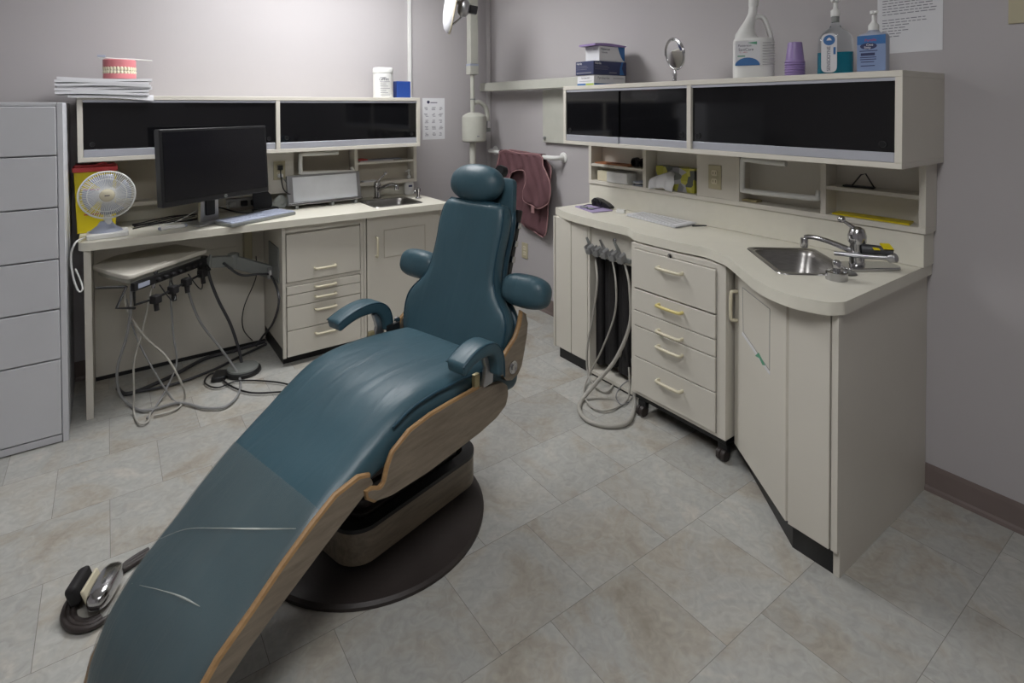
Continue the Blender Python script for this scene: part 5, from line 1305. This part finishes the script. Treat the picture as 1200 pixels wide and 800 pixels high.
def loft(path, W, T, e=4.5, n=28, endr=.04, kink=1.0, capend=True, k=5, c0=0.0, U=None):
    """path: list of (u,z) along the top/front surface; W half widths; T thickness; returns MB and function of rings"""
    P = catmull([(p[0], 0, p[1]) for p in path], k)
    m = len(P)
    def interp(A, i):
        f = i / (m - 1) * (len(A) - 1); a = int(f); a = min(a, len(A) - 2); f -= a; f = f * f * (3 - 2 * f)
        return A[a] * (1 - f) + A[a + 1] * f
    Ws = [interp(W, i) for i in range(m)]; Ts = [interp(T, i) for i in range(m)]
    rings = []
    def tn(i):
        a = P[max(0, i - 1)]; b = P[min(m - 1, i + 1)]; d = (b - a).normalized(); return d, Vector((-d.z, 0, d.x))
    for i in range(m):
        d, nr = tn(i); rings.append((P[i] - nr * Ts[i] / 2, nr, Ws[i], Ts[i] / 2))
    def caps(i, sgn):
        d, nr = tn(i); out = []
        for q_ in (15, 32, 50, 66, 80, 88):
            a = R(q_); out.append((P[i] - nr * Ts[i] / 2 + d * sgn * endr * math.sin(a), nr, Ws[i] - endr * (1 - math.cos(a)), Ts[i] / 2 * (.25 + .75 * math.cos(a))))
        return out
    rings = list(reversed(caps(0, -1))) + rings + caps(m - 1, 1)
    vs = []; fs = []
    g = lambda v, ee: math.copysign(abs(v) ** (2 / ee), v)
    for c, nr, w, h in rings:
        c = c + Vector((0, vshift(c.x), 0))
        for j in range(n):
            a = 2 * PI * j / n
            vs.append(c + Vector((0, w * g(math.cos(a), e), 0)) + nr * h * g(math.sin(a), 4.5) - nr * (.012 * abs(math.cos(a)) ** 2 if math.sin(a) > 0 else 0))
    M__ = len(rings)
    for i in range(M__ - 1):
        for j in range(n): fs.append((i * n + j, i * n + (j + 1) % n, (i + 1) * n + (j + 1) % n, (i + 1) * n + j))
    fs += [tuple(reversed(range(n))), tuple(range((M__ - 1) * n, M__ * n))]
    return MB().add(vs, fs), [(P[i], tn(i)[1], Ws[i], Ts[i]) for i in range(m)]

seatpath = [(-.845, .075), (-.83, .125), (-.79, .205), (-.72, .280), (-.63, .342), (-.55, .402), (-.455, .462), (-.35, .515), (-.265, .560), (-.18, .596), (-.09, .612), (.02, .612), (.13, .602), (.24, .588), (.33, .575)]
seatW = [.200, .208, .216, .222, .228, .234, .240, .248, .256, .262, .266, .268, .268, .266, .262]
seatT = [.06, .065, .07, .075, .08, .085, .09, .10, .12, .14, .15, .15, .15, .15, .14]
mb, sr = loft(seatpath, seatW, seatT, 7, 36, .05)
cu = co('seat_cushion', mb, M_['teal'], smooth=60)
md = cu.modifiers.new('sub', 'SUBSURF'); md.levels = 1; md.render_levels = 1
for s in (-1, 1):
    co('piping', MB().tube([P + Vector((0, s * (w - .002) + vshift(P.x), 0)) - nr * (T * (.06 if s < 0 else .25) + .011) for P, nr, w, T in sr[42:]], .0042, 8), M_['teald'], cu)
# transparent cover over the leg part
vs = []; fs = []; NJ = 22; seg = [r for r in sr if r[0].x < -.445]
g = lambda v, ee: math.copysign(abs(v) ** (2 / ee), v)
for i, (P, nr, w, T) in enumerate(seg):
    for j in range(NJ + 1):
        a = PI * (.0 + 1.0 * j / NJ)
        wr = .0012 * math.sin(i * 1.3 + j * .9) + .0010 * math.sin(j * 2.1 - i * .6) + .0045 * math.exp(-((i - 11 + .12 * j) / .7) ** 2) + .003 * math.exp(-((i - 4.5 - .10 * j) / .8) ** 2)
        vs.append(P - nr * T / 2 + Vector((0, vshift(P.x) + (w + .003) * g(math.cos(a), 7), 0)) + nr * ((T / 2 + .0035 + wr) * g(math.sin(a), 4.5)) - nr * (.012 * abs(math.cos(a)) ** 2))
for i in range(len(seg) - 1):
    for j in range(NJ): fs.append((i * (NJ + 1) + j, i * (NJ + 1) + j + 1, (i + 1) * (NJ + 1) + j + 1, (i + 1) * (NJ + 1) + j))
fc = co('foot_cover', MB().add(vs, fs), M_['cover'], smooth=60, label='clear plastic foot cover')
def zsurf(u):
    for a, b_ in zip(seatpath[:-1], seatpath[1:]):
        if a[0] <= u <= b_[0]: return a[1] + (b_[1] - a[1]) * (u - a[0]) / (b_[0] - a[0])
for L_ in ([(-.668, .15), (-.627, .086), (-.589, -.022), (-.549, -.134), (-.502, -.240)], [(-.741, .124), (-.722, .032), (-.699, -.062), (-.684, -.14)]):
    pts = [Vector((p[0], p[1], 0)) for p in L_]; pts = catmull(pts, 6)
    co('crease_glint', MB().tube([(p.x, p.y, zsurf(p.x) + .0035 - .011 * ((p.y + .04) / .23) ** 2) for p in pts], [.0003, .0006, .0010, .0024, .0006], 6), M_['tape'], fc)  # pale tubes along the cover's folds stand in for their bright highlights
# wooden shells
def shell(pts, v0, v1, m=M_['wood']): return MB().prism(roundpoly(pts, .008, 3), v0, v1, 'y', .0)
seat_sh = [(.226, .520), (.248, .500), (.252, .468), (.238, .436), (.19, .415), (.106, .402), (-.114, .388), (-.25, .392), (-.297, .404), (-.322, .425), (-.326, .442), (-.312, .440), (-.285, .426), (-.268, .435), (-.255, .475), (-.239, .503), (-.178, .535), (-.10, .546), (-.02, .548), (.107, .546)]
leg_sh = [(-.300, .448), (-.310, .470), (-.343, .482), (-.412, .472), (-.480, .434), (-.555, .385), (-.63, .328), (-.70, .280), (-.76, .215), (-.81, .135), (-.825, .085), (-.80, .065), (-.765, .125), (-.70, .215), (-.64, .258), (-.556, .308), (-.444, .372)]
for s in (-1, 1):
    sh = co('seat_shell', shell(seat_sh, *(sorted((s * .268, s * .287)))), M_['wood'])
    co('shell_edge', MB().tube([(p[0], s * .278, p[1]) for p in seat_sh[8:]] , .0080, 8), M_['woode'], sh, label='orange plywood edge')
    w = (.262, .225)
    # leg shell follows the tapering cushion
    def legv(u): return .246 + (u + .3) * .07
    mbx = shell(leg_sh, 0, .018)
    dz = -.045 if s > 0 else 0
    mbx.v = [(p[0], s * (legv(p[0]) + p[1]) + vshift(p[0]), p[2] + dz) for p in mbx.v]
    lh = co('leg_shell', mbx, M_['wood'])
    co('shell_edge', MB().tube([(p[0], s * (legv(p[0]) + .009) + vshift(p[0]), p[1] + dz) for p in leg_sh[1:12]], .0090, 8), M_['woode'], lh, label='orange plywood edge')
co('leg_underside', MB().add([(x, y + vshift(x), z) for x, z in ((-.31, .430), (-.55, .312), (-.77, .13)) for y in (-.21, .21)] + [(x + .01, y + vshift(x), z + .012) for x, z in ((-.31, .430), (-.55, .312), (-.77, .13)) for y in (-.21, .21)],
    [(0, 1, 3, 2), (2, 3, 5, 4), (6, 8, 9, 7), (8, 10, 11, 9), (0, 2, 8, 6), (2, 4, 10, 8), (1, 7, 9, 3), (3, 9, 11, 5), (0, 6, 7, 1), (4, 5, 11, 10)]), M_['wood'])

# backrest
TH = R(17); bu, bz = .23, .588
e1 = Vector((math.sin(TH), 0, math.cos(TH))); en = Vector((-math.cos(TH), 0, math.sin(TH)))
MBk = Matrix((Vector((0, 1, 0)), e1, en)).transposed().to_4x4(); MBk.translation = Vector((bu, .008, bz))     # local x = width, y = up the back, z = out of the front
S = [(-.035, .235), (0, .252), (.03, .262), (.06, .267), (.09, .268), (.12, .262), (.15, .243), (.175, .218), (.20, .196), (.225, .182), (.26, .172), (.30, .168), (.36, .167), (.42, .170), (.47, .167), (.495, .160)]
def bloft(S, t0, t1, e=6, n=36, zc=0, endr=.03, M=MBk, bulge=0):
    P = catmull([(a[1], a[0], 0) for a in S], 4); vs = []; fs = []; rings = []
    for p in P: rings.append((p.x, p.y, t0))
    a0 = P[0]; a1 = P[-1]
    pre = [(a0.x - endr * (1 - math.cos(R(q_))), a0.y - endr * math.sin(R(q_)), t0 * (.3 + .7 * math.cos(R(q_)))) for q_ in (88, 70, 50, 30, 14)]
    post = [(a1.x - endr * (1 - math.cos(R(q_))), a1.y + endr * math.sin(R(q_)), t0 * (.3 + .7 * math.cos(R(q_)))) for q_ in (14, 30, 50, 70, 88)]
    rings = pre + rings + post
    g = lambda v, ee: math.copysign(abs(v) ** (2 / ee), v)
    for w, y, tt in rings:
        for j in range(n):
            a = 2 * PI * j / n; vs.append(M @ Vector((w * g(math.cos(a), e), y, zc + tt * g(math.sin(a), 2.6))))
    m = len(rings)
    for i in range(m - 1):
        for j in range(n): fs.append((i * n + j, i * n + (j + 1) % n, (i + 1) * n + (j + 1) % n, (i + 1) * n + j))
    fs += [tuple(reversed(range(n))), tuple(range((m - 1) * n, m * n))]
    return MB().add(vs, fs), P
mb, PB = bloft(S, .045, 0, 7, 36, -.045)
bk = co('back_cushion', mb, M_['teal'], smooth=60); md = bk.modifiers.new('sub', 'SUBSURF'); md.levels = 1; md.render_levels = 1
loop = [MBk @ Vector((-(p.x - .006), p.y, -.022)) for p in PB] + [MBk @ Vector((x, .523, -.024)) for x in (-.13, -.07, 0, .07, .13)] + [MBk @ Vector(((p.x - .006), p.y, -.022)) for p in reversed(PB)]
co('piping', MB().tube(loop, .0045, 8), M_['teald'], bk)
S2 = [(a, b_ - .012) for a, b_ in S]
mb, _ = bloft(S2, .02, 0, 8, 32, -.105, .02)
bs_ = co('back_board', mb, M_['teald'], smooth=60)
co('back_shell', MB().prism(roundpoly([(-.14, .02), (.14, .02), (.12, .47), (-.12, .47)], .03), -.142, -.126, 'z', .004, MBk), M_['wood'])
ear = [(.343, .725), (.362, .705), (.372, .675), (.367, .64), (.352, .585), (.335, .535), (.315, .514), (.28, .505), (.25, .515), (.232, .54), (.229, .57), (.245, .598), (.275, .620), (.308, .642), (.332, .68)]
for s in (-1, 1):
    e_ = co('back_wing', MB().prism(ear, *(sorted((s * .262, s * .280))), 'y'), M_['wood'])
    co('wing_edge', MB().tube([(p[0], s * .271, p[1]) for p in ear[9:] + ear[:2]], .0088, 8), M_['woode'], e_, label='orange plywood edge')
    co('pivot_ring', MB().lathe([(.022, 0), (.022, .004), (.017, .006), (.013, .003), (.009, .003), (.008, .006), (0, .006)], n=24, M=Matrix.Translation((.285, s * .280, .549)) @ Matrix.Rotation(-s * PI / 2, 4, 'X')), M_['chrome'], e_)
    # side bolster
    BM = MBk @ Matrix.Translation((s * .284, .235, -.072))
    bo = co('side_bolster', MB().ell((0, 0, 0), .100, .058, .052, 2.7, 32, 20, BM), M_['teal'], smooth=70)
    co('bolster_bracket', MB().box(min(0, -s * .14), max(0, -s * .14), -.02, .02, -.055, -.045, .002, BM), M_['black'], bo)
    # armrest
    top = [(-.050, .672), (0, .692), (.05, .704), (.10, .706), (.145, .695), (.178, .668), (.194, .628), (.196, .575)]
    bot = [(.158, .580), (.155, .612), (.142, .640), (.115, .660), (.06, .664), (.01, .656), (-.042, .636)]
    if s < 0:
        sq = lambda A: [(p[0] * .78 + .027, p[1]) for p in A]
    else: sq = lambda A: A
    tp_ = catmull([(p[0], 0, p[1]) for p in sq(top)], 3); bt_ = catmull([(p[0], 0, p[1]) for p in sq(bot)], 3)
    prof = [(p.x, p.z) for p in tp_ + bt_]
    ap = MB().prism(prof, s * .295 - .039, s * .295 + .039, 'y')
    bm = bmesh.new(); vv = [bm.verts.new(p) for p in ap.v]; 
    for f in ap.f: bm.faces.new([vv[i] for i in f])
    bmesh.ops.recalc_face_normals(bm, faces=bm.faces[:])
    ed = [e for e in bm.edges if len(e.link_faces) == 2 and e.calc_face_angle(0) > .9]
    bmesh.ops.bevel(bm, geom=ed, offset=.010, segments=3, affect='EDGES', profile=.5)
    apo = co('armrest_pad', MB().from_bm(bm), M_['teal'], smooth=50)
    co('piping', MB().tube([(p.x, s * .295 - .036, p.z - .004) for p in tp_], .003, 6).tube([(p.x, s * .295 + .036, p.z - .004) for p in tp_], .003, 6), M_['teald'], apo)
    co('armrest_bracket', MB().prism(roundpoly([(.120, .545), (.165, .545), (.172, .62), (.145, .655), (.118, .65), (.135, .60)], .006), s * .285 - .009, s * .285 + .009, 'y', .002), M_['alu'], label='pale metal armrest bracket')
    co('bracket_post', MB().box(.092, .116, s * .274 - .008, s * .274 + .008, .53, .592, .003), M_['gold'])
    co('hinge_block', MB().box(.165, .225, s * .255 - .008, s * .255 + .008, .515, .60, .004), M_['black'])
    co('hinge_bolt', MB().lathe([(.012, 0), (.012, .010), (.006, .013), (0, .013)], n=16, M=Matrix.Translation((.225, s * .262, .602)) @ Matrix.Rotation(-s * PI / 2, 4, 'X')), M_['chrome'])
# headrest
co('headrest_plate', MB().prism(roundpoly([(-.155, .44), (.155, .44), (.118, .635), (-.118, .635)], .02), -.118, -.090, 'z', .006, MBk), M_['teal'], label='flat teal plate behind the head pillow')
hp_ = co('headrest_pillow', MB().ell((.018, .595, -.035), .130, .076, .062, 2.25, 36, 24, MBk), M_['teal'], smooth=80)
co('pillow_seam', MB().tube([MBk @ Vector((.016 + .105 * math.copysign(abs(math.cos(a)) ** .8, math.cos(a)), .595 + .060 * math.copysign(abs(math.sin(a)) ** .8, math.sin(a)), -.001)) for a in [2 * PI * i / 48 for i in range(49)]], .0022, 6, cap=False), M_['teald'], hp_)
for s in (-1, 1): co('headrest_slide', MB().box(s * .135 - .012, s * .135 + .012, .22, .52, -.150, -.128, .003, MBk), M_['black'])
for s in (-1, 1):
    for y in (.33, .39, .46): co('slide_bolt', MB().box(s * .150 - .006, s * .150 + .008, y - .012, y + .012, -.148, -.126, .003, MBk), M_['chrome'])
co('rear_knob', MB().lathe([(.022, 0), (.024, .005), (.024, .03), (.018, .036), (0, .037)], n=20, M=MBk @ Matrix.Translation((-.02, .665, -.11)) @ Matrix.Rotation(PI, 4, 'X')), M_['black'])
co('rear_arm_pad', MB().ell((.205, .475, -.16), .055, .028, .05, 3, 20, 14, MBk), M_['teald'])

# ================================================================== foot pedal beside the chair
t = thing('foot_pedal', 'chrome foot pedal with black tread lying left of the chair foot', 'foot pedal', (-.03, 2.0, 0))
b = MB()
for k, r_ in enumerate((.060, .074, .088)):
    pts = []
    for i in range(26):
        a = R(60) + R(230) * i / 25
        pts.append((-.052 + r_ * .78 * math.cos(a), 2.022 + r_ * 1.18 * math.sin(a) * .9, .010 + .001 * k))
    if k == 2: pts += [(.02, 1.95, .011), (.06, 1.99, .011)]
    pts = [(.09, 2.165 - .012 * k, .010), (.03, 2.14 - .012 * k, .010)] + pts
    b.tube(pts, .0082, 8, smooth=2)
obj('coiled_cord', b, M_['rubber'], t)
PD = Matrix.Translation((-.028, 2.035, .012)) @ Matrix.Rotation(R(68), 4, 'Z')
obj('chrome_body', MB().ell((0, -.005, .028), .075, .032, .030, 2.8, 28, 16, PD), M_['chrome'], t)
obj('rocker_plate', MB().box(-.045, .045, .012, .022, .012, .065, .004, PD @ Matrix.Rotation(R(-20), 4, 'X')), M_['handle'], t)
obj('black_tread', MB().box(-.045, .048, .030, .062, .030, .085, .010, PD @ Matrix.Rotation(R(-18), 4, 'X')), M_['blackm'], t)

# ------------------------------------------------------------------ camera and world
f, cx, cy, yaw, pi_c, ro = 658.3, 600, 138.0, .6246, -.019, -.0039
fw = Vector((math.sin(yaw) * math.cos(pi_c), math.cos(yaw) * math.cos(pi_c), math.sin(pi_c)))
r0 = Vector((math.cos(yaw), -math.sin(yaw), 0)); u0 = r0.cross(fw)
rr_ = r0 * math.cos(ro) + u0 * math.sin(ro); uu_ = -r0 * math.sin(ro) + u0 * math.cos(ro)
cam = bpy.data.cameras.new('camera'); co_ = bpy.data.objects.new('camera', cam); COL.objects.link(co_)
Mc = Matrix((rr_, uu_, -fw)).transposed().to_4x4(); Mc.translation = Vector((0, 0, 1.45)); co_.matrix_world = Mc
cam.sensor_width = 36; cam.sensor_fit = 'HORIZONTAL'; cam.lens = f / 1200 * 36; cam.shift_x = 0; cam.shift_y = -(400 - cy) / 1200
cam.clip_start = .05; cam.clip_end = 50
SC.camera = co_
w = bpy.data.worlds.new('world'); SC.world = w; w.use_nodes = True
w.node_tree.nodes['Background'].inputs[0].default_value = (.5, .52, .56, 1); w.node_tree.nodes['Background'].inputs[1].default_value = .1
vs_ = SC.view_settings; vs_.view_transform = 'Standard'; vs_.look = 'None'; vs_.gamma = 1; vs_.exposure = EXPO
try: vs_.use_curve_mapping = False
except Exception: pass

for o in list(SC.objects):
    if o.parent is not None or 'category' not in o.keys(): continue
    n = o.name.split('.')[0]
    g = {'glove_box': 'cartons stacked on the right cupboard', 'delivery_hose': 'hoses hanging from the delivery unit', 'dental_hose': 'hoses hanging in the hose bay',
         'power_outlet': 'almond power outlets', 'floor_cable': 'cables lying under the desk', 'power_cable': 'cables hanging under the desk', 'towel_bracket': 'white towel brackets in the open shelves',
         'ceiling_light': 'rectangular ceiling lights', 'wall_cupboard': 'wall cupboards with black glass doors', 'open_shelf_unit': 'open shelf units under the wall cupboards', 'sink': 'stainless steel sinks', 'faucet': 'chrome faucets', 'wall_notice': 'paper notices on the walls', 'plug': 'plugs in the outlet beside the monitor', 'goggles': None}.get(n)
    if g: o['group'] = g
